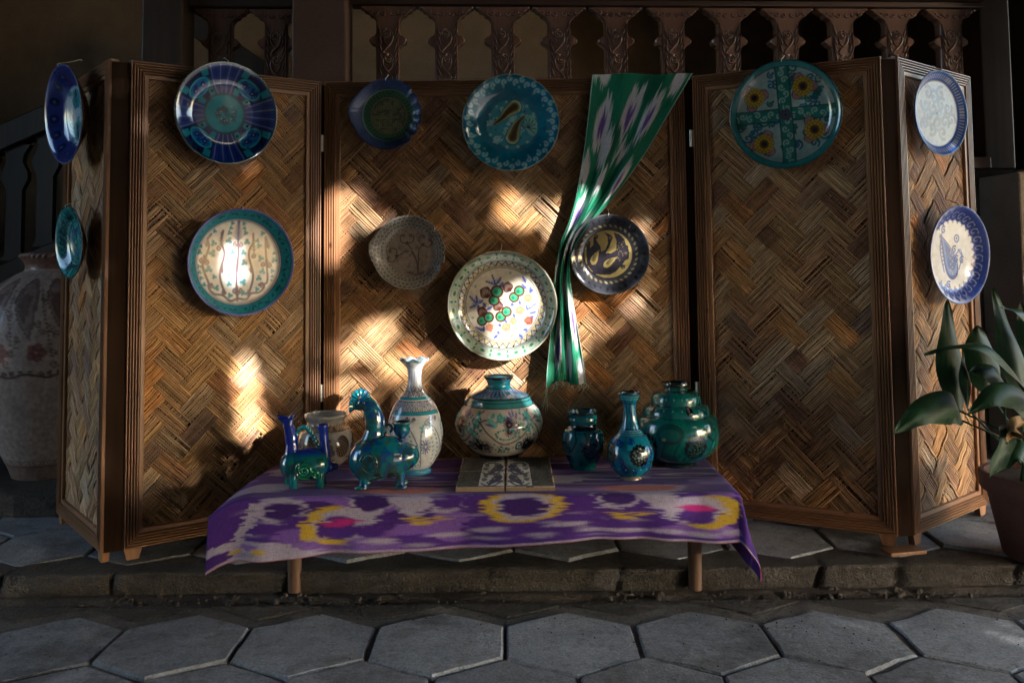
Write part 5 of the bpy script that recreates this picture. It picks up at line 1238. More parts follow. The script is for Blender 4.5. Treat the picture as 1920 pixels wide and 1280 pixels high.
# ---- pair of old tiles
M_glaze_t = glaze_mat('old_tile', .5, .15, .3, .1, 90)
def tile(name, x0, x1, mirror, label):
    y0, y1 = 2.700, 3.085; nx, ny = 90, 150
    xs = np.linspace(x0, x1, nx); ys = np.linspace(y0, y1, ny); X, Y = np.meshgrid(xs, ys, indexing='ij')
    edge = np.minimum(np.minimum(X - x0, x1 - X), np.minimum(Y - y0, y1 - Y))
    Z = 0.014 + (fbm(X * 30, Y * 30, 3) - .5) * .001 - .003 * sstep(.004, 0, edge) * (fbm(X * 60, Y * 60, 8) > .42)
    u = ((X - x0) / (x1 - x0)).ravel(); v = ((Y - y0) / (y1 - y0)).ravel()
    if mirror: u = 1 - u
    # u = 0 outer side, 1 at the joint
    G, W_, B_ = lin(84, 86, 82), lin(238, 238, 234), lin(70, 74, 104)
    p = Paint(u, v, G, .012); p.mask(fbm(u * 9, v * 12, 3), lin(46, 48, 46), .8); p.mask(sstep(.66, .75, fbm(u * 26, v * 30, 5)), lin(130, 132, 124), .7)
    for k in range(7): a = k * .9; p.spiral(.2 + .08 * math.sin(a), .1 + k * .13, .09, a, 1.2, .012, lin(104, 108, 100), 1 if k % 2 else -1, .7)
    p.poly([(.46, .03), (1.02, .03), (1.02, .97), (.93, .93), (.80, .87), (.58, .83), (.50, .76)], W_)
    for (cx, cy) in ((.76, .24), (.77, .60)):
        p.poly(paisley(cx, cy, .42, .5, -1) * np.array([1, 1]), B_); p.curve([(.52, cy - .14), (.62, cy - .2), (.8, cy - .19), (.95, cy - .05)], .018, B_, 10); p.curve([(.55, cy + .15), (.7, cy + .2), (.9, cy + .16)], .018, lin(88, 100, 92), 10)
        for j in range(7): p.spiral(.55 + .06 * j, cy + .15 * math.sin(j * 2), .045, j, 1, .013, B_)
        p.ell(cx - .18, cy - .02, .06, .03, .5, lin(90, 108, 92)); p.ell(cx - .17, cy + .09, .05, .03, -.5, lin(90, 108, 92)); p.disc(cx + .02, cy + .02, .03, lin(140, 140, 150))
    for k in range(6): p.ell(.62 + .07 * k, .80 + .02 * k, .03, .015, .6, B_)
    cr = .52 if not mirror else .62
    p.mask((np.abs(v - cr - .01 * np.sin(u * 20)) < .006).astype(float) * (vnoise(u * 40, v * 5, 2) > .25), lin(190, 186, 170), .9)
    e = edge.ravel(); chip = (e < .0045) * (fbm(X.ravel() * 40, Y.ravel() * 40, 6) > .35); p.mask(chip.astype(float), lin(178, 156, 130))
    top = np.stack([X.ravel(), Y.ravel(), Z.ravel()], 1)
    i, j = np.meshgrid(np.arange(nx - 1), np.arange(ny - 1), indexing='ij'); a = (i * ny + j).ravel(); F4 = [tuple(q) for q in np.stack([a, a + ny, a + ny + 1, a + 1], 1).tolist()]
    ring = [i * ny for i in range(nx)] + [(nx - 1) * ny + j for j in range(1, ny)] + [i * ny + ny - 1 for i in range(nx - 2, -1, -1)] + [j for j in range(ny - 2, 0, -1)]
    b0 = len(top); bot = top[ring].copy(); bot[:, 2] = 0.0
    m1 = top[ring].copy()                                   # sides: bare clay
    V = np.concatenate([top, m1, bot]); n = len(ring)
    F4 += [(b0 + q, b0 + n + q, b0 + n + (q + 1) % n, b0 + (q + 1) % n) for q in range(n)]
    C = np.concatenate([p.c, np.tile(lin(140, 118, 96), (2 * n, 1))])
    o = mk(name, V, F4, M_glaze_t, None, T(0, 0, TZ + .0055), False, C); tag(o, label, 'tile')
xm = (943 - PX) * 2.87 / FPX
tile('painted_tile', -0.179, xm - .0022, False, 'old grey painted tile on the cloth, half next to the hen pitcher')
tile('painted_tile', xm + .0022, 0.121, True, 'old grey painted tile on the cloth, half next to the turquoise jar')
# ================================================================== animal shaped pitchers
def blob(parts, voxel, smooth_it=6):
    """melts overlapping closed shapes into one continuous mesh"""
    V, Fc = join(parts); me = make_mesh('tmp', V, Fc)
    o = bpy.data.objects.new('tmp', me); col.objects.link(o)
    r = o.modifiers.new('r', 'REMESH'); r.mode = 'VOXEL'; r.voxel_size = voxel
    s = o.modifiers.new('s', 'SMOOTH'); s.iterations = smooth_it; s.factor = 0.5
    dg = bpy.context.evaluated_depsgraph_get(); dg.update()
    out = bpy.data.meshes.new_from_object(o.evaluated_get(dg))
    bpy.data.objects.remove(o); bpy.data.meshes.remove(me)
    out.polygons.foreach_set('use_smooth', np.ones(len(out.polygons), dtype=bool))
    return out
def ellip(c, r, rot=0.0, n=28, m_=18):
    V = []; Fc = []; co, si = math.cos(rot), math.sin(rot)
    for i in range(m_ + 1):
        t = math.pi * i / m_
        for j in range(n):
            a = 2 * math.pi * j / n; x, y, z = r[0] * math.sin(t) * math.cos(a), r[1] * math.sin(t) * math.sin(a), r[2] * math.cos(t)
            V.append((c[0] + x * co - z * si, c[1] + y, c[2] + x * si + z * co))
    for i in range(m_):
        for j in range(n): Fc.append((i * n + j, (i + 1) * n + j, (i + 1) * n + (j + 1) % n, i * n + (j + 1) % n))
    Fc.append(tuple(range(n))[::-1]); Fc.append(tuple(m_ * n + j for j in range(n)))
    return V, Fc
def paint_mesh(me, fn):
    co = np.empty(len(me.vertices) * 3, np.float32); me.vertices.foreach_get('co', co); co = co.reshape(-1, 3)
    c = fn(co); at = me.color_attributes.new('Col', 'FLOAT_COLOR', 'POINT'); c4 = np.ones((len(co), 4), np.float32); c4[:, :3] = c; at.data.foreach_set('color', c4.ravel())
    return me
M_fig = glaze_mat('runny_glaze', 0.08, 0.3, 0.35, 0.9, 45)
TEAL, BLU, MOSS, EMER = lin(14, 112, 126), lin(18, 48, 150), lin(52, 70, 30), lin(16, 118, 92)
def marble(co, k1=BLU, k2=MOSS, s=1.0, amt=.7):
    n1 = fbm(co[:, 0] * 60 * s + 3, co[:, 2] * 50 * s + co[:, 1] * 40, 3); n2 = fbm(co[:, 0] * 85 * s, co[:, 2] * 46 * s + co[:, 1] * 45, 9)
    c = np.tile(TEAL, (len(co), 1)); a = sstep(.5, .66, n1)[:, None] * amt; c = c * (1 - a) + k1 * a; a = sstep(.52, .68, n2)[:, None] * amt; return c * (1 - a) + k2 * a
def XZ(K, cu, cv):  # photo pixels -> local metres of a figure standing at (cu, cv)
    return lambda u, v, y=0.0: np.array([(u - cu) * K, y, (cv - v) * K])
TC = TZ + .0055
# ---- the hen shaped pitcher
Zh = 2.775; K = Zh / FPX; cu, cv = 716, 911; H = XZ(K, cu, cv)
hen = empty('hen_pitcher', T((cu - PX) * K, Zh, TC), 'larger glossy teal hen shaped pitcher with a fan crest and a cup on its back', 'pitcher')
parts = [ellip(H(716, 856), (60 * K, 46 * K, 39 * K), -0.06), ellip(H(690, 862), (36 * K, 40 * K, 40 * K)), ellip(H(745, 858), (40 * K, 36 * K, 28 * K), .12)]
parts.append(tube(spline([H(692, 850), H(699, 826), H(702, 800), H(699, 778), H(690, 762), H(680, 757)], 22), np.linspace(30, 12.5, 22) * K * np.concatenate([np.linspace(1, .72, 8), np.full(14, .78) + .1 * np.sin(np.linspace(0, 3, 14))]), 16))
parts.append(ellip(H(682, 760), (14 * K, 12 * K, 12.5 * K)))
parts.append(tube([H(676, 765), H(668, 765), H(663, 765), H(657, 765), H(655.5, 765)], np.array([9, 7, 7, 12.5, 13]) * K, 16))
parts.append(ellip(H(684, 785), (4.5 * K, 4 * K, 8 * K)))
parts.append(tube(spline([H(742, 858), H(762, 858), H(773, 850), H(781, 838)], 12), np.array([24, 21, 18, 15, 12, 9.5, 7.5, 6, 5, 4, 3.2, 2.2]) * K, 14))                  # tail
for (u, v, y) in ((684, 903, -.034), (684, 900, .034), (750, 898, -.026), (748, 896, .03)):                                                    # legs and feet
    du = 0
    parts.append(tube([H(u + (4 if u < 700 else -2), 872, y * .8), H(u + 1, 890, y), H(u, 911, y)], np.array([13, 8, 7.5]) * K, 12)); parts.append(ellip(H(u - 4 if u < 700 else u + 2, 908, y - .004), (12.5 * K, 9.5 * K, 4.8 * K)))
body = paint_mesh(blob(parts, .0026), lambda c: marble(c)); mesh_obj('body', body, M_fig, hen, WM[hen.name])
Vc = []; Fcr = []                                                                                                               # ribbed fan crest
def fan():
    n = 46; V = []; Fc = []
    for k in range(n):
        a = math.pi * (1.18 - 1.5 * k / (n - 1)); r = 18.5 + 0.9 * math.cos(k * 2 * math.pi / 5)
        for (q, yy) in ((.25, -4), (.55, -4.2), (1.0, -3.0), (1.06, 0), (1.0, 3.0), (.55, 4.2), (.25, 4)):
            g_ = 1 + .35 * math.cos(k * 2 * math.pi / 5); V.append(H(676 + 0 + r * q * math.cos(a), 752 - r * q * math.sin(a), yy * K * g_))
    for k in range(n - 1):
        for j in range(6): a = k * 7 + j; Fc.append((a, a + 1, a + 8, a + 7))
    return V, Fc
V, Fc = fan(); o = mk('crest', V, Fc, M_fig, hen, WM[hen.name], True); paint_mesh(o.data, lambda c: marble(c, BLU, lin(8, 50, 60)))
for y in (-1, 1):
    V, Fc = ellip(H(683, 757, y * 11.5 * K), (3 * K, 2 * K, 3 * K), n=14, m_=10); o = mk('eye', V, Fc, M_fig, hen, WM[hen.name], True); paint_mesh(o.data, lambda c: np.tile(lin(12, 50, 90), (len(c), 1)))
def lathe_local(c, prof, n=36):
    V = []; Fc = []
    for (r, dz) in prof:
        for j in range(n): a = 2 * math.pi * j / n; V.append((c[0] + r * K * math.cos(a), c[1] + r * K * math.sin(a), c[2] + dz * K))
    for i in range(len(prof) - 1):
        for j in range(n): Fc.append((i * n + j, i * n + (j + 1) % n, (i + 1) * n + (j + 1) % n, (i + 1) * n + j))
    return V, Fc
V, Fc = lathe_local(H(752, 824), [(5, 0), (8, 3), (14, 9), (16, 17), (14.5, 22), (16, 25.5), (18.5, 28), (18.5, 30), (16.5, 30.5), (13, 26), (13, 18), (8, 10), (.1, 9)]); o = mk('cup', V, Fc, M_fig, hen, WM[hen.name], True); paint_mesh(o.data, lambda c: marble(c, BLU, lin(40, 40, 20)))
V, Fc = tube([H(727, 806 + 7 * math.cos(t) - 0, 0) + np.array([6.5 * K * math.sin(t), 0, 0]) for t in np.linspace(.4, 5.9, 18)], 2.6 * K, 10); o = mk('loop_handle', V, Fc, M_fig, hen, WM[hen.name], True); paint_mesh(o.data, lambda c: marble(c, lin(40, 60, 30)))
V, Fc = tube([H(716, 822), H(716.5, 806), H(717, 796), H(717.5, 788), H(718, 781)], np.array([6, 4.5, 4.8, 2.6, .6]) * K, 12); o = mk('spike', V, Fc, M_fig, hen, WM[hen.name], True); paint_mesh(o.data, lambda c: marble(c))
# wing: raised medallion with beads on the near side
def surf(u, v): # depth of the body's near side
    q = 1 - ((u - 716) / 62) ** 2 - ((v - 857) / 41) ** 2; return -46 * K * math.sqrt(max(q, .05))
wing = []
t = np.linspace(0, 2 * math.pi, 40); wing.append(tube([H(697 + 16 * math.cos(a), 862 - 20 * math.sin(a), surf(697 + 16 * math.cos(a), 862 - 20 * math.sin(a)) - .001) for a in t], 1.5 * K, 6))
for k in range(20):
    a = k * 2 * math.pi / 20; wing.append(ellip(H(697 + 12.5 * math.cos(a), 862 - 16 * math.sin(a), surf(697 + 12.5 * math.cos(a), 862 - 16 * math.sin(a)) - .0015), (1.5 * K,) * 3, n=8, m_=6))
wing.append(tube([H(u, 895 - 10 * math.sin((u - 700) / 70 * 1.2) ** 2 - (u - 700) * .18, surf(u, 892) - .002) for u in np.linspace(702, 764, 26)], 1.4 * K, 6))
for u in np.linspace(704, 762, 16): wing.append(ellip(H(u, 893 - 10 * math.sin((u - 700) / 70 * 1.2) ** 2 - (u - 700) * .18 - 4, surf(u, 888) - .002), (1.6 * K,) * 3, n=8, m_=6))
V, Fc = join(wing); o = mk('wing_relief', V, Fc, M_fig, hen, WM[hen.name], True); paint_mesh(o.data, lambda c: marble(c, lin(40, 60, 50), MOSS))
# ---- the small long necked pitcher
Zl = 2.80; K = Zl / FPX; cu, cv = 574, 905; H = XZ(K, cu, cv)
lam = empty('llama_pitcher', T((cu - PX) * K, Zl, TC), 'smaller blue and green long necked animal pitcher with a rope handle', 'pitcher')
parts = [ellip(H(582, 866), (41 * K, 30 * K, 30 * K), -.05), ellip(H(553, 868), (26 * K, 26 * K, 28 * K))]
parts.append(tube(spline([H(550, 868), H(549, 840), H(547, 815), H(542, 796), H(538, 786)], 20), np.linspace(19, 8.5, 20) * K * np.concatenate([np.linspace(1, .78, 8), np.full(12, .86)]), 16))
parts.append(ellip(H(541, 788), (12 * K, 8 * K, 8.5 * K), -.25)); parts.append(tube([H(535, 786), H(529, 783), H(524, 780)], np.array([7, 5, 5.5]) * K, 12))
for s in (-1, 1): parts.append(tube([H(546, 783, s * 4 * K), H(550, 778, s * 6 * K), H(552, 784, s * 8 * K)], np.array([4, 4, 2]) * K, 8))
for (u, y) in ((538, .028), (556, -.030), (604, -.026), (602, .026)): parts.append(tube([H(u, 872, y * .7), H(u, 890, y), H(u, 906, y), H(u, 908, y)], np.array([11, 7.5, 7.5, 8]) * K, 12))
parts.append(tube(spline([H(610, 868), H(618, 872), H(626, 874)], 8), np.linspace(12, 7, 8) * K, 12)); parts.append(ellip(H(628, 871), (7 * K, 7 * K, 7 * K)))
def lam_col(c):
    b = marble(c, EMER, lin(12, 70, 70)); z = c[:, 2] / K; xx = c[:, 0] / K
    a = np.maximum(sstep(50, 66, z), sstep(38, 48, xx))[:, None] ; return b * (1 - a) + lin(20, 44, 150) * a
mesh_obj('body', paint_mesh(blob(parts, .0024), lam_col), M_fig, lam, WM[lam.name])
V, Fc = join([ellip(H(523, 779), (3.5 * K, 3.5 * K, 3.5 * K), n=12, m_=8)]); o = mk('spout_tip', V, Fc, M_fig, lam, WM[lam.name], True); paint_mesh(o.data, lambda c: np.tile(lin(10, 20, 20), (len(c), 1)))
V, Fc = lathe_local(H(612, 850), [(9, -6), (8.2, 10), (8, 22), (8.5, 34), (8.5, 40), (11, 52), (11.5, 55), (9.5, 55), (6.5, 46), (5, 30), (.1, 29)], 28)
V = [(v[0] - max(0, v[2] / K - 45) * K * .10, v[1], v[2]) for v in V]
o = mk('back_spout', V, Fc, M_fig, lam, WM[lam.name], True); paint_mesh(o.data, lambda c: np.tile(lin(20, 50, 156), (len(c), 1)) * (.7 + .5 * fbm(c[:, 0] * 60, c[:, 2] * 60)[:, None]))
P = spline([H(557, 836), H(556, 815), H(563, 802), H(574, 800), H(584, 810), H(592, 825), H(602, 842)], 60)
rope = []
for ph in (0, math.pi): rope.append(tube([P[i] + K * 2.6 * np.array([math.cos(i * .75 + ph) * .5, math.sin(i * .75 + ph), math.cos(i * .75 + ph) * .6]) for i in range(60)], 3.0 * K, 8))
V, Fc = join(rope); o = mk('rope_handle', V, Fc, M_fig, lam, WM[lam.name], True); paint_mesh(o.data, lambda c: marble(c, lin(16, 130, 140), EMER))
sp = []
for (cx, cy, r, tn) in ((578, 873, 16, 2.6), (599, 880, 8, 1.5)):
    t = np.linspace(0, 1, 60); rr = r * (1 - .9 * t); an = 2.2 + t * tn * 2 * math.pi
    sp.append(tube([H(cx + q * math.cos(a), cy - q * math.sin(a), -30 * K * math.sqrt(max(1 - ((cx + q * math.cos(a) - 580) / 46) ** 2 - ((cy - q * math.sin(a) - 868) / 33) ** 2, .04)) - .001) for q, a in zip(rr, an)], 2.3 * K, 8))
V, Fc = join(sp); o = mk('spiral_wing', V, Fc, M_fig, lam, WM[lam.name], True); paint_mesh(o.data, lambda c: np.tile(lin(24, 134, 104), (len(c), 1)))
K = 1.0

# ================================================================== big jar at the left
def pv_big(u, v):
    p = Paint(u, v, lin(168, 148, 140), .9); INK = lin(84, 58, 54)
    p.mask(((v < 522)).astype(float), lin(128, 92, 82)); 
    for k in range(-6, 7):
        c = k * 62 + 10
        for sc in (1.0, .82, .5): p.poly(paisley(c, 590, 105 * sc, -1.35, 1), INK if sc != .82 else lin(140, 116, 108), .8)
        for j in range(14): p.disc(c - 27 + j * 1.4, 560 + j * 7, 2.6, INK, .8)
        for j in range(16): p.spiral(c + rng.uniform(-30, 30), rng.uniform(560, 690), 7, j, 1.2, 1.2, INK, 1, .8)
        for j in range(5): a = j * 1.26; p.disc(c + 32 + 9 * math.cos(a), 665 + 9 * math.sin(a), 8, lin(110, 48, 44), .8)
        p.curve([(c - 31, 704), (c - 10, 708), (c + 10, 702), (c + 31, 704)], 2, INK, 10); 
        for j in range(4): p.spiral(c - 22 + j * 15, 700, 5, j, 1.1, 1.4, INK)
        for j in range(6): p.ring(c - 26 + j * 10.4, 864, 3, 5, INK, .7)
    p.mask((np.abs(v - 872) < 1.2).astype(float), INK); p.mask((v > 868).astype(float), lin(110, 76, 64), .7); return p.c
def rope_rim(RR, ZZ, TH, vv, k):
    for (c, w_) in ((499, 5), (531, 4)): e = np.exp(-((vv - c) / w_) ** 2)[:, None]; RR = RR * (1 + .025 * e * np.sin(TH * 34 + (vv[:, None] - c) * .35) + .02 * e)
    return RR, ZZ
Zj = 3.78; kj = Zj / FPX
LZ = 0.139
o, _ = lathe_obj('big_jar', [(52, 493), (54, 499), (50, 507), (46, 514), (46, 524), (53, 530), (72, 540), (98, 560), (119, 590), (131, 630), (134, 665), (130, 705), (118, 755), (100, 805), (80, 850), (66, 880), (60, 897)], 99, 893, Zj, pv_big, glaze_mat('weathered_jar', 0.5, 0.5, 0.8, 0.2, 55), '', '', na=220, mod=rope_rim, floor=LZ)
tag(o, 'big tan clay jar with brown paisley drawing standing on the stone ledge', 'jar')

# ================================================================== hanging ikat scarf
def scarf():
    # rows: photo row, left edge, right edge, distance in front of the screen face
    rows = [(139, 1112, 1299, .024), (142, 1111, 1296, .030), (165, 1108, 1283, .034), (220, 1102, 1250, .036), (280, 1095, 1215, .036), (335, 1086, 1177, .036), (380, 1077, 1143, .034), (420, 1065, 1108, .032), (452, 1052, 1086, .030), (480, 1046, 1073, .030), (510, 1040, 1070, .030), (540, 1038, 1071, .032), (590, 1036, 1079, .036), (640, 1031, 1087, .040), (690, 1026, 1095, .044), (722, 1024, 1098, .048)]
    nt_, ns = 300, 130
    rows = spline(np.array(rows, float), nt_); V = []; tcoord = np.linspace(0, 1, nt_); s = np.linspace(0, 1, ns)
    M = PM[2]; n = np.array([M[0][1], M[1][1], 0.0])
    for i, (v, l, r, d) in enumerate(rows):
        w_ = (r - l); gath = np.clip(1.15 - w_ / 190, 0, 1); vv = v
        fold = (0.5 + .5 * np.sin(s * 2 * math.pi * 2.6 + 1.2 + .9 * math.sin(v * .012))) * gath * .030 + (.5 + .5 * np.sin(s * 2 * math.pi * 5.2 + v * .006)) * gath ** 2 * .010 + .010 * np.exp(-((s - .80 - .0006 * (v - 300)) / .06) ** 2) * sstep(200, 330, v)
        fold = fold + .0035 * (fbm(s * 22 + v * .004, np.full(ns, v * .012), 12, 3) - .5) + .004 * np.exp(-((s - .35 - .0009 * (v - 250)) / .03) ** 2) * sstep(230, 400, v) * sstep(640, 500, v); low = sstep(560, 722, v); fold = fold * (1 - .35 * low) + low * .018 * (.5 + .5 * np.sin(s * 8.5 + .6))
        us = l + s * w_
        hem = (6 * np.sin(s * 7 + 2.2) - 8 * s) * sstep(.9, 1, tcoord[i])
        for k in range(ns):
            p0 = np.array([M[0][3], M[1][3], 0]) - n * (d * .55 + .017 + fold[k])
            V.append(on_plane(us[k], vv + hem[k] + 1.6 * math.sin(s[k] * 11 + 1) * (1 - tcoord[i]) ** 6, p0, n))
    V = np.array(V)
    # over the top rail and a little way down behind it
    t0 = V[:ns].copy(); b1 = t0 + n * .020 + np.array([0, 0, .004]); b2 = t0 + n * .062 + np.array([0, 0, .003]); b3 = t0 + n * .066 + np.array([0, 0, -.10])
    V = np.concatenate([b3, b2, b1, V]); nr = nt_ + 3
    i, j = np.meshgrid(np.arange(nr - 1), np.arange(ns - 1), indexing='ij'); a = (i * ns + j).ravel(); Q = np.stack([a, a + ns, a + ns + 1, a + 1], 1)
    L = np.concatenate([[-.10, -.03, -.02], (rows[:, 0] - 139) / 583 * 1.22]); TT = np.repeat(L, ns); SS = np.tile(s, nr)
    # ikat: white flames with violet hearts on green, feathered along the length
    colm = np.floor(SS * 120); jag = (hash2(colm, 2, 3) - .5) * .05 + (hash2(np.floor(colm / 3), 5, 4) - .5) * .05
    x, y = SS, TT + jag
    GR, WH, VI, DG = lin(24, 124, 94), lin(206, 206, 212), lin(110, 80, 156), lin(8, 84, 60)
    p = Paint(x, y, GR, .012); p.mask(sstep(.45, .75, fbm(x * 7, y * 4, 3)), DG, .85)
    for (cx, cy, a_, b_, h) in ((.20, .20, .10, .17, 1), (.52, .14, .095, .16, 1), (.77, .17, .085, .15, 1), (.10, .0, .09, .06, 0), (.9, .02, .06, .10, 0), (.60, .30, .09, .05, 0), (.33, .30, .08, .12, 0), (.08, .38, .08, .10, 0), (.45, .42, .07, .08, 0), (.85, .42, .08, .12, 1), (.2, .55, .12, .12, 1), (.7, .57, .10, .10, 0), (.45, .66, .10, .09, 0), (.15, .78, .10, .09, 0), (.62, .84, .13, .13, 0), (.86, .96, .13, .18, 1), (.28, 1.06, .12, .16, 2), (.6, 1.10, .10, .12, 0), (.92, 1.18, .1, .1, 0)):
        b_ *= .62; p.ell(cx, cy, a_, b_, 0, WH)
        if h == 1: p.ell(cx, cy + .01, a_ * .42, b_ * .5, 0, VI)
        if h == 2: p.ell(cx, cy + .02, a_ * .6, b_ * .62, 0, lin(40, 36, 84))
    p.mask(((x < .012) | (x > .988)).astype(float), lin(170, 200, 190))
    o = mk('ikat_scarf', V, Q, cloth_mat('ikat_silk', .62, .05, 600), None, None, True, p.c, np.stack([SS * .35, TT * .9], 1))
    so_ = o.modifiers.new('thick', 'SOLIDIFY'); so_.thickness = .0012
    tag(o, 'green and white ikat silk scarf draped over the top rail of the screen', 'scarf')
    # frayed threads along the lower end
    thr = []
    for k in range(26):
        e = V[(nr - 1) * ns + random.randint(0, ns - 1)] if k > 7 else V[(nr - 1) * ns + (random.randint(0, 5) if k < 4 else ns - 1 - random.randint(0, 10))]
        Lh = random.uniform(.01, .035) if k > 3 else random.uniform(.06, .10)
        thr.append(tube(spline([e, e + np.array([random.gauss(0, .006), -.002, -Lh * .5]), e + np.array([random.gauss(0, .012), -.003, -Lh])], 7), .0007, 4))
    Vt, Ft = join(thr); f = mk('fringe', Vt, Ft, cloth_mat('thread', .7, .2), o, None, True, np.tile(lin(180, 200, 180), (len(Vt), 1))); tag(f, kind='stuff')
scarf()

# ================================================================== potted plant at the right
def leaf_mat(name, c0, c1, rough=.32):
    m, nt, b = nodes_mat(name); uv = N(nt, 'ShaderNodeUVMap')
    n1 = noise(nt, uv.outputs[0], 1.0, 3, .6, (60, 3, 1)); n2 = noise(nt, uv.outputs[0], 6.0, 3)
    r = ramp(nt, [(.3, c0), (.7, c1)]); nt.links.new(n1.outputs[0], r.inputs[0]); r2 = ramp(nt, [(.3, (.75,) * 3), (.7, (1.1,) * 3)]); nt.links.new(n2.outputs[0], r2.inputs[0])
    nt.links.new(mix(nt, r.outputs[0], r2.outputs[0], 1.0, 'MULTIPLY'), b.inputs['Base Color']); b.inputs['Roughness'].default_value = rough; b.inputs['Specular IOR Level'].default_value = .16
    bump(nt, b, n1.outputs[0], .35, .002); return m
M_leaf = leaf_mat('broad_leaf', (.007, .028, .011), (.016, .050, .019), .42); M_dry = leaf_mat('dry_leaf', (.22, .12, .05), (.32, .20, .09), .6)
M_tc = plaster_mat('terracotta', (.085, .034, .022), (.13, .055, .034), .8, 8, .3)
PPX = on_z(1905, 1030, UZ); Yp = 2.86; Xp = (1925 - PX) * Yp / FPX
plant = empty('potted_plant', T(Xp, Yp, UZ), 'broad leaved green plant in a terracotta pot at the end of the screen', 'plant')
def pot():
    prof = [(.001, 0), (.105, 0), (.112, .01), (.150, .20), (.152, .205), (.166, .207), (.170, .215), (.172, .258), (.166, .264), (.154, .262), (.150, .235), (.001, .232)]
    V = []; Fc = []; n = 48
    for (r, z) in prof:
        for j in range(n): a = 2 * math.pi * j / n; V.append((r * math.cos(a), r * math.sin(a), z))
    for i in range(len(prof) - 1):
        for j in range(n): Fc.append((i * n + j, i * n + (j + 1) % n, (i + 1) * n + (j + 1) % n, (i + 1) * n + j))
    mk('pot', V, Fc, M_tc, plant, WM[plant.name], True, sharp=35)
    t = np.linspace(0, 2 * math.pi, 40, endpoint=False); V = [(0, 0, .246)] + [(.151 * math.cos(a), .151 * math.sin(a), .240 + .004 * math.sin(5 * a)) for a in t]
    mk('potting_soil', V, [(0, i + 1, (i + 1) % 40 + 1) for i in range(40)], M_soil, plant, WM[plant.name])
pot()
def leaf(pts, width, side, mat=None, curl=.18, stem=True, nl=26, nw=9):
    """pts: world points base..tip; side: world vector across the blade"""
    P = spline(pts, nl); side = np.array(side, float); V = []; UV = []
    Tn = np.gradient(P, axis=0); Tn /= np.linalg.norm(Tn, axis=1)[:, None]
    for i in range(nl):
        t = i / (nl - 1); w_ = width * (math.sin(math.pi * min(1, t ** .75 * .98 + .02)) ** .75) * (1 - .12 * t); s = side - Tn[i] * np.dot(side, Tn[i]); s /= np.linalg.norm(s); nn = np.cross(Tn[i], s)
        for k in range(nw):
            q = k / (nw - 1) * 2 - 1; V.append(P[i] + s * q * w_ / 2 + nn * (abs(q) ** 1.5 * w_ * curl + .006 * math.sin(t * 9 + q * 2) * abs(q))); UV.append((q * .5 + .5, t))
    i, j = np.meshgrid(np.arange(nl - 1), np.arange(nw - 1), indexing='ij'); a = (i * nw + j).ravel(); Q = np.stack([a, a + nw, a + nw + 1, a + 1], 1)
    o = mk('leaf', np.array(V), Q, mat or M_leaf, plant, None, True, None, UV)
    if stem:
        base = np.array([Xp + random.gauss(0, .04), Yp + random.gauss(0, .04), UZ + .235]); mid = (base + P[0]) / 2 + np.array([random.gauss(0, .02), random.gauss(0, .02), .03])
        Vs, Fs = tube(spline([base, mid, P[0] + (P[1] - P[0]) * .5], 12), np.linspace(.0045, .003, 12), 7); mk('stem', Vs, Fs, M_leaf, plant, None, True)
def at(u, v, y): return on_y(u, v, y)
LV_ = [  # (photo points with depth, width, across)
 ([(1800, 775, 2.84), (1790, 700, 2.86), (1783, 630, 2.88), (1776, 562, 2.90)], .085, (1, .25, 0)),
 ([(1925, 735, 2.78), (1895, 690, 2.72), (1850, 650, 2.68), (1790, 648, 2.66), (1733, 665, 2.66)], .048, (.1, .9, .45)),
 ([(1925, 760, 2.80), (1905, 680, 2.82), (1885, 610, 2.84), (1862, 540, 2.86)], .080, (1, .3, .1)),
 ([(1805, 790, 2.74), (1790, 762, 2.70), (1735, 770, 2.64), (1675, 812, 2.60)], .088, (.25, .55, .80)),
 ([(1945, 760, 2.74), (1905, 738, 2.68), (1862, 742, 2.62), (1814, 776, 2.60)], .070, (.1, .62, .78)),
 ([(1890, 725, 2.80), (1870, 703, 2.78), (1845, 695, 2.76), (1816, 697, 2.75)], .058, (.1, .5, .8)),
 ([(1960, 640, 2.84), (1925, 592, 2.80), (1900, 580, 2.78), (1876, 575, 2.76)], .040, (.1, .8, .5)),
 ([(1855, 740, 2.92), (1848, 690, 2.94), (1838, 640, 2.96), (1832, 610, 2.97)], .105, (1, .1, 0)),
 ([(1892, 800, 2.70), (1880, 830, 2.66), (1866, 865, 2.64), (1854, 897, 2.63)], .062, (1, .5, .2)),
 ([(1955, 700, 2.90), (1945, 640, 2.90), (1930, 580, 2.90), (1905, 600, 2.89)], .09, (1, .1, .1)),
 ([(1815, 770, 2.78), (1812, 720, 2.78), (1808, 680, 2.78), (1806, 650, 2.79)], .030, (1, .3, 0)),
 ([(1960, 830, 2.76), (1940, 790, 2.72), (1925, 770, 2.70), (1900, 760, 2.68)], .08, (.3, .4, .8)),
 ([(1950, 880, 2.75), (1930, 850, 2.70), (1905, 850, 2.68), (1885, 880, 2.66)], .06, (.4, .5, .6)),
 ([(1985, 700, 2.75), (2010, 640, 2.75), (2040, 600, 2.74), (2085, 600, 2.72)], .08, (.2, .8, .5)),
 ([(1975, 760, 2.70), (2010, 730, 2.64), (2050, 730, 2.60), (2095, 770, 2.58)], .085, (.2, .8, .5)),
]
for pts, w_, side in LV_: leaf([at(*q) for q in pts], w_ * 1.22, side)
leaf([at(*q) for q in [(1925, 790, 2.70), (1905, 800, 2.66), (1890, 812, 2.65), (1888, 832, 2.65)]], .055, (.8, .5, .3), M_dry, .35)

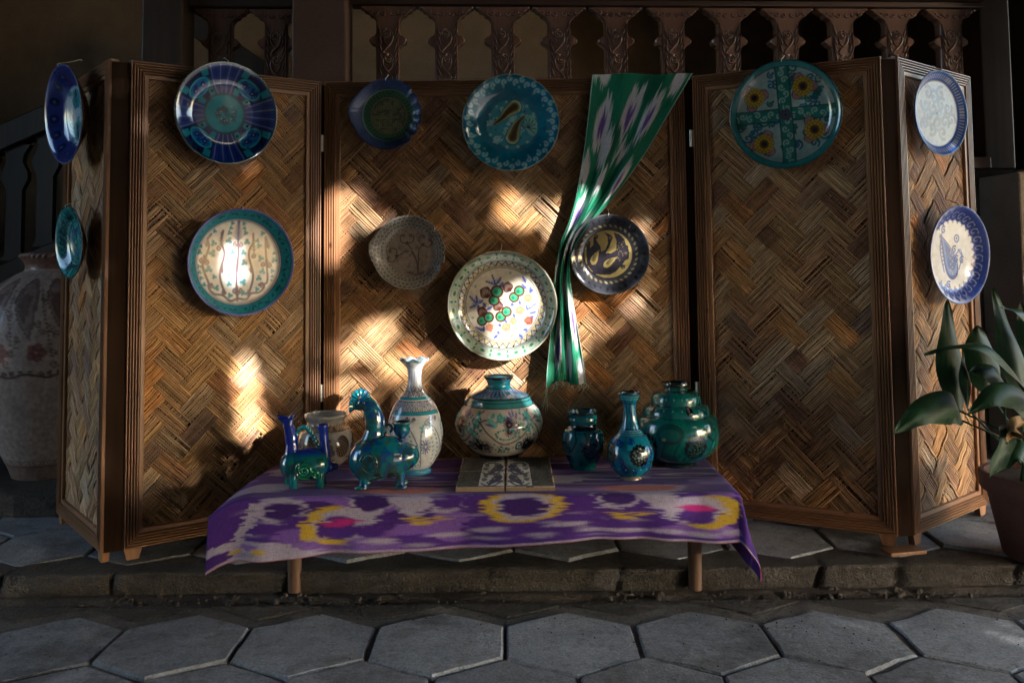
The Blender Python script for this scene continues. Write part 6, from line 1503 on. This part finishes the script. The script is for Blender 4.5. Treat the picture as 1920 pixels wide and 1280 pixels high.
# ================================================================== pebbles, fallen leaves, twigs in the gutter
M_peb = concrete_mat('pebble', (.16, .13, .11), (.30, .26, .22), .4, .5)
def pebble(u, v, r, sq, seed, label, c=None, grp='pebbles in the gutter'):
    rs = np.random.default_rng(seed); P = on_z(u, v, -.016); bm = bmesh.new(); bmesh.ops.create_icosphere(bm, subdivisions=3, radius=1.0)
    d = rs.normal(0, 1, 3)
    for q in bm.verts:
        n_ = Vector(q.co); f = 1 + .14 * math.sin(3 * n_.x + d[0]) * math.cos(2.3 * n_.y + d[1]) + .07 * math.sin(6 * n_.z + d[2]); q.co = Vector((n_.x * r * f, n_.y * r * f * .75, n_.z * r * sq * f))
    o = bm_obj('pebble', bm, c or M_peb, None, T(P[0], P[1] + .0, -.022 + r * sq * .6, rs.uniform(0, 6)), True); tag(o, label, 'stone', grp if grp else None)
pebble(418, 1099, .022, .62, 1, 'pale oval pebble in the gutter between the screen and the table leg', None, None)
pebble(270, 1090, .021, .75, 2, 'rounded tan pebble in the gutter under the screen corner', None, None)
pebble(478, 1100, .026, .5, 3, 'large flat grey stone in the gutter beside the table leg', None, None)
for k, (u, v, r) in enumerate(((155, 1093, .012), (505, 1103, .016), (675, 1097, .011), (740, 1099, .009), (345, 1097, .009), (1000, 1101, .010), (890, 1097, .008), (1240, 1100, .012), (1500, 1082, .012), (1640, 1080, .012), (60, 1098, .012))):
    pebble(u, v, r, .7, 20 + k, 'tiny rounded stone lying loose in the dirt gutter')
def dead_leaf(u, v, sz, rot, label, mat):
    P = on_z(u, v, -.02); nl, nw = 12, 7; V = []
    for i in range(nl):
        t = i / (nl - 1); w_ = sz * .62 * math.sin(math.pi * (t * .92 + .04)) ** .8
        for k in range(nw): q = k / (nw - 1) * 2 - 1; V.append((q * w_ / 2 * (1 + .18 * math.sin(t * 22)), (t - .5) * sz, .35 * sz * q * q + .12 * sz * math.sin(t * 5)))
    i, j = np.meshgrid(np.arange(nl - 1), np.arange(nw - 1), indexing='ij'); a = (i * nw + j).ravel()
    o = mk('dry_leaf', V, np.stack([a, a + nw, a + nw + 1, a + 1], 1), mat, None, T(P[0], P[1], -.004, rot) @ Matrix.Rotation(.7, 4, 'X'), True, None, [((k % nw) / nw, k / (nl * nw)) for k in range(nl * nw)]); tag(o, label, 'leaf')
M_yl = leaf_mat('yellow_leaf', (.36, .20, .05), (.48, .30, .08), .6)
dead_leaf(727, 1086, .060, 1.1, 'curled yellow brown leaf lying alone in the gutter under the bench', M_yl)
dead_leaf(565, 1082, .055, .3, 'yellow brown leaf stuck behind the table leg', M_yl)
dead_leaf(1203, 1102, .022, 1.4, 'tiny pale scrap of leaf in the gutter', leaf_mat('pale_scrap', (.5, .48, .44), (.6, .58, .54), .6))
def debris():
    parts = []
    for k in range(700):
        x = random.uniform(-1.9, 1.9); y = 2.70 - abs(random.gauss(0, .18)); r = random.uniform(.0012, .0032); parts.append(ellip((x, y, .0005 if random.random() < .5 else -.006), (r, r * .8, r * .7), n=5, m_=3))
    for k in range(420):
        x = random.uniform(-1.9, 1.9); y = random.uniform(2.715, 2.825); r = random.uniform(.002, .006); parts.append(ellip((x, y, -.021 + r * .5), (r, r * .8, r * .7), n=6, m_=4))
    for k in range(110):
        x = random.choice((random.uniform(-1.9, 1.9), random.gauss(.95, .25), random.gauss(-.8, .4))); y = random.uniform(2.735, 2.80); r = random.uniform(.005, .013); parts.append(ellip((x, y, -.020 + r * .4), (r * random.uniform(.7, 1.4), r * .8, r * .7), random.uniform(0, 3), n=7, m_=5))
    for k in range(60):
        x = random.uniform(-1.9, 1.9); y = random.uniform(2.72, 2.82); a = random.uniform(-.6, .6); L = random.uniform(.02, .06); parts.append(tube([(x, y, -.016), (x + L * math.cos(a) / 2, y + L * math.sin(a) / 2, -.010), (x + L * math.cos(a), y + L * math.sin(a), -.016)], .0011, 4))
    V, Fc = join(parts); o = mk('gutter_grit', V, Fc, M_soil, None, None, False); tag(o, 'loose grit and twigs filling the gutter along the kerb', 'grit', kind='stuff')
debris()

# ================================================================== added unseen tree, its crown gaps shaped to place the sun patches
GAPS = [  # photo ellipses that the sun reaches on the screen: u, v, ru, rv, rotation, strength
 (424, 500, 11, 44, 0, 1), (462, 742, 17, 80, -.10, 1), (470, 800, 22, 26, 0, .9),
 (625, 440, 34, 60, .2, 1), (675, 388, 60, 30, .35, .55), (985, 390, 46, 22, .5, .7), (1072, 410, 30, 40, 0, .9),
 (705, 628, 54, 32, -.35, .92), (765, 668, 40, 30, -.3, .7), (655, 740, 52, 32, -.3, .9), (614, 715, 20, 66, 0, .9),
 (958, 590, 34, 58, .35, 1), (948, 700, 52, 44, 0, 1), (1078, 620, 28, 90, 0, .9), (1090, 550, 20, 30, 0, .8), (1150, 560, 60, 60, .6, .35), (1200, 470, 50, 60, .4, .32), (780, 700, 26, 40, 0, .9), (830, 640, 20, 50, 0, .2), (905, 760, 50, 40, 0, .5)]
def lit(u, v):
    s = np.zeros(len(u))
    for (cu_, cv_, ru, rv, ro, st) in GAPS:
        c, s_ = math.cos(ro), math.sin(ro); dx, dy = u - cu_, v - cv_; d = np.hypot((dx * c + dy * s_) / ru, (-dx * s_ + dy * c) / rv); s = np.maximum(s, st * (d < 1))
    return s
def tree():
    base = np.array([0.0, 3.0, 0.85]) + TO_SUN * 5.3
    s1 = np.cross(TO_SUN, [0, 0, 1]); s1 /= np.linalg.norm(s1); hs = np.array([TO_SUN[0], TO_SUN[1], 0]); hs /= np.linalg.norm(hs)
    tb = base + s1 * -1.0; tb[2] = -.05
    root = empty('added_shade_tree', T(tb[0], tb[1], -.04), 'added unseen leafy tree with a crown shaped to dapple the sun', 'tree')
    tr = [tb, tb + np.array([.05, -.05, .9]), tb + np.array([-.04, .04, 1.8]), tb + np.array([.03, -.02, 2.7]), tb + np.array([0, 0, 3.5])]
    V, Fc = tube(spline(tr, 20), np.linspace(.12, .04, 20), 12); M_bark = wood_mat('bark', (.06, .045, .035), (.14, .11, .085), .9, .5, 2, 1.0, False); mk('trunk', V, Fc, M_bark, root, None, True)
    for k in range(14):
        p0 = tb + np.array([0, 0, 1.5 + k * .13]); dr = (hs, -hs, -s1, s1)[k % 4] + rng.normal(0, .2, 3) * np.array([1, 1, 0]); L = (2.4 if k % 4 == 3 else 1.2) * random.uniform(.7, 1)
        V, Fc = tube(spline([p0, p0 + dr * L * .5 + np.array([0, 0, .25]), p0 + dr * L + np.array([0, 0, .45])], 10), np.linspace(.012 if k % 4 == 3 else .035, .005, 10), 7); mk('branch', V, Fc, M_bark, root, None, True)
    # crown: leaves through a slab-like volume that faces the sun's path
    s1 = np.cross(TO_SUN, [0, 0, 1]); s1 /= np.linalg.norm(s1); s2 = np.cross(s1, TO_SUN)
    n = 120000; A = rng.uniform(-2.8, 2.1, n); B = rng.uniform(-1.5, 1.7, n); D = rng.uniform(-.6, .6, n)
    env = (np.abs(A + .35) / 2.45) ** 6 + (np.abs(B - .1) / 1.6) ** 6 + np.abs(D / .6) ** 3 + .25 * (fbm(A * 1.5, B * 1.5, 4) - .5); ok = env < 1.15
    A, B, D = A[ok], B[ok], D[ok]
    C = base + A[:, None] * s1 + B[:, None] * s2 + D[:, None] * TO_SUN
    ang = rng.uniform(0, 6.283, len(C)); sz = rng.uniform(.030, .055, len(C))
    d1 = rng.normal(0, 1, (len(C), 3)); d1 /= np.linalg.norm(d1, axis=1)[:, None]; d2 = np.cross(d1, rng.normal(0, 1, (len(C), 3))); d2 /= np.linalg.norm(d2, axis=1)[:, None]
    # the sun's way: where would this leaf's shadow fall on the screen
    L = np.zeros(len(C))
    for (o1, o2) in ((0, 0), (1, 0), (-1, 0), (0, .42), (0, -.42)):
        E = C + (d1 * o1 + d2 * o2) * sz[:, None]; tpar = (E[:, 1] - 3.27) / TO_SUN[1]; hit = E - TO_SUN * tpar[:, None]
        n2 = np.array([PM[1][0][1], PM[1][1][1], 0.0]); p2 = np.array([PM[1][0][3], PM[1][1][3], 0.0]); t2 = ((E - p2) @ n2) / (TO_SUN @ n2); h2 = E - TO_SUN * t2[:, None]
        on2 = (h2[:, 0] > PAN[1][0][0] - .1) & (h2[:, 0] < PAN[1][1][0]); hit = np.where(on2[:, None], h2, hit)
        u, v = proj(hit); L = np.maximum(L, lit(u, v))
    keep = rng.uniform(0, 1, len(C)) > np.where(L >= .99, 1.0, np.where(L > 0, .62 + .36 * L, 0))
    C, d1, d2, sz = C[keep], d1[keep], d2[keep], sz[keep]; m_ = len(C)
    q0 = C - d1 * sz[:, None]; q1 = C + d2 * sz[:, None] * .42; q2 = C + d1 * sz[:, None]; q3 = C - d2 * sz[:, None] * .42
    V = np.stack([q0, q1, q2, q3], 1).reshape(-1, 3); Q = np.arange(m_ * 4).reshape(-1, 4)
    m, nt, b = nodes_mat('tree_leaf'); b.inputs['Base Color'].default_value = (.05, .10, .025, 1); b.inputs['Roughness'].default_value = .5
    cr = mk('crown', V, Q, m, root); tag(cr, kind='stuff')
tree()
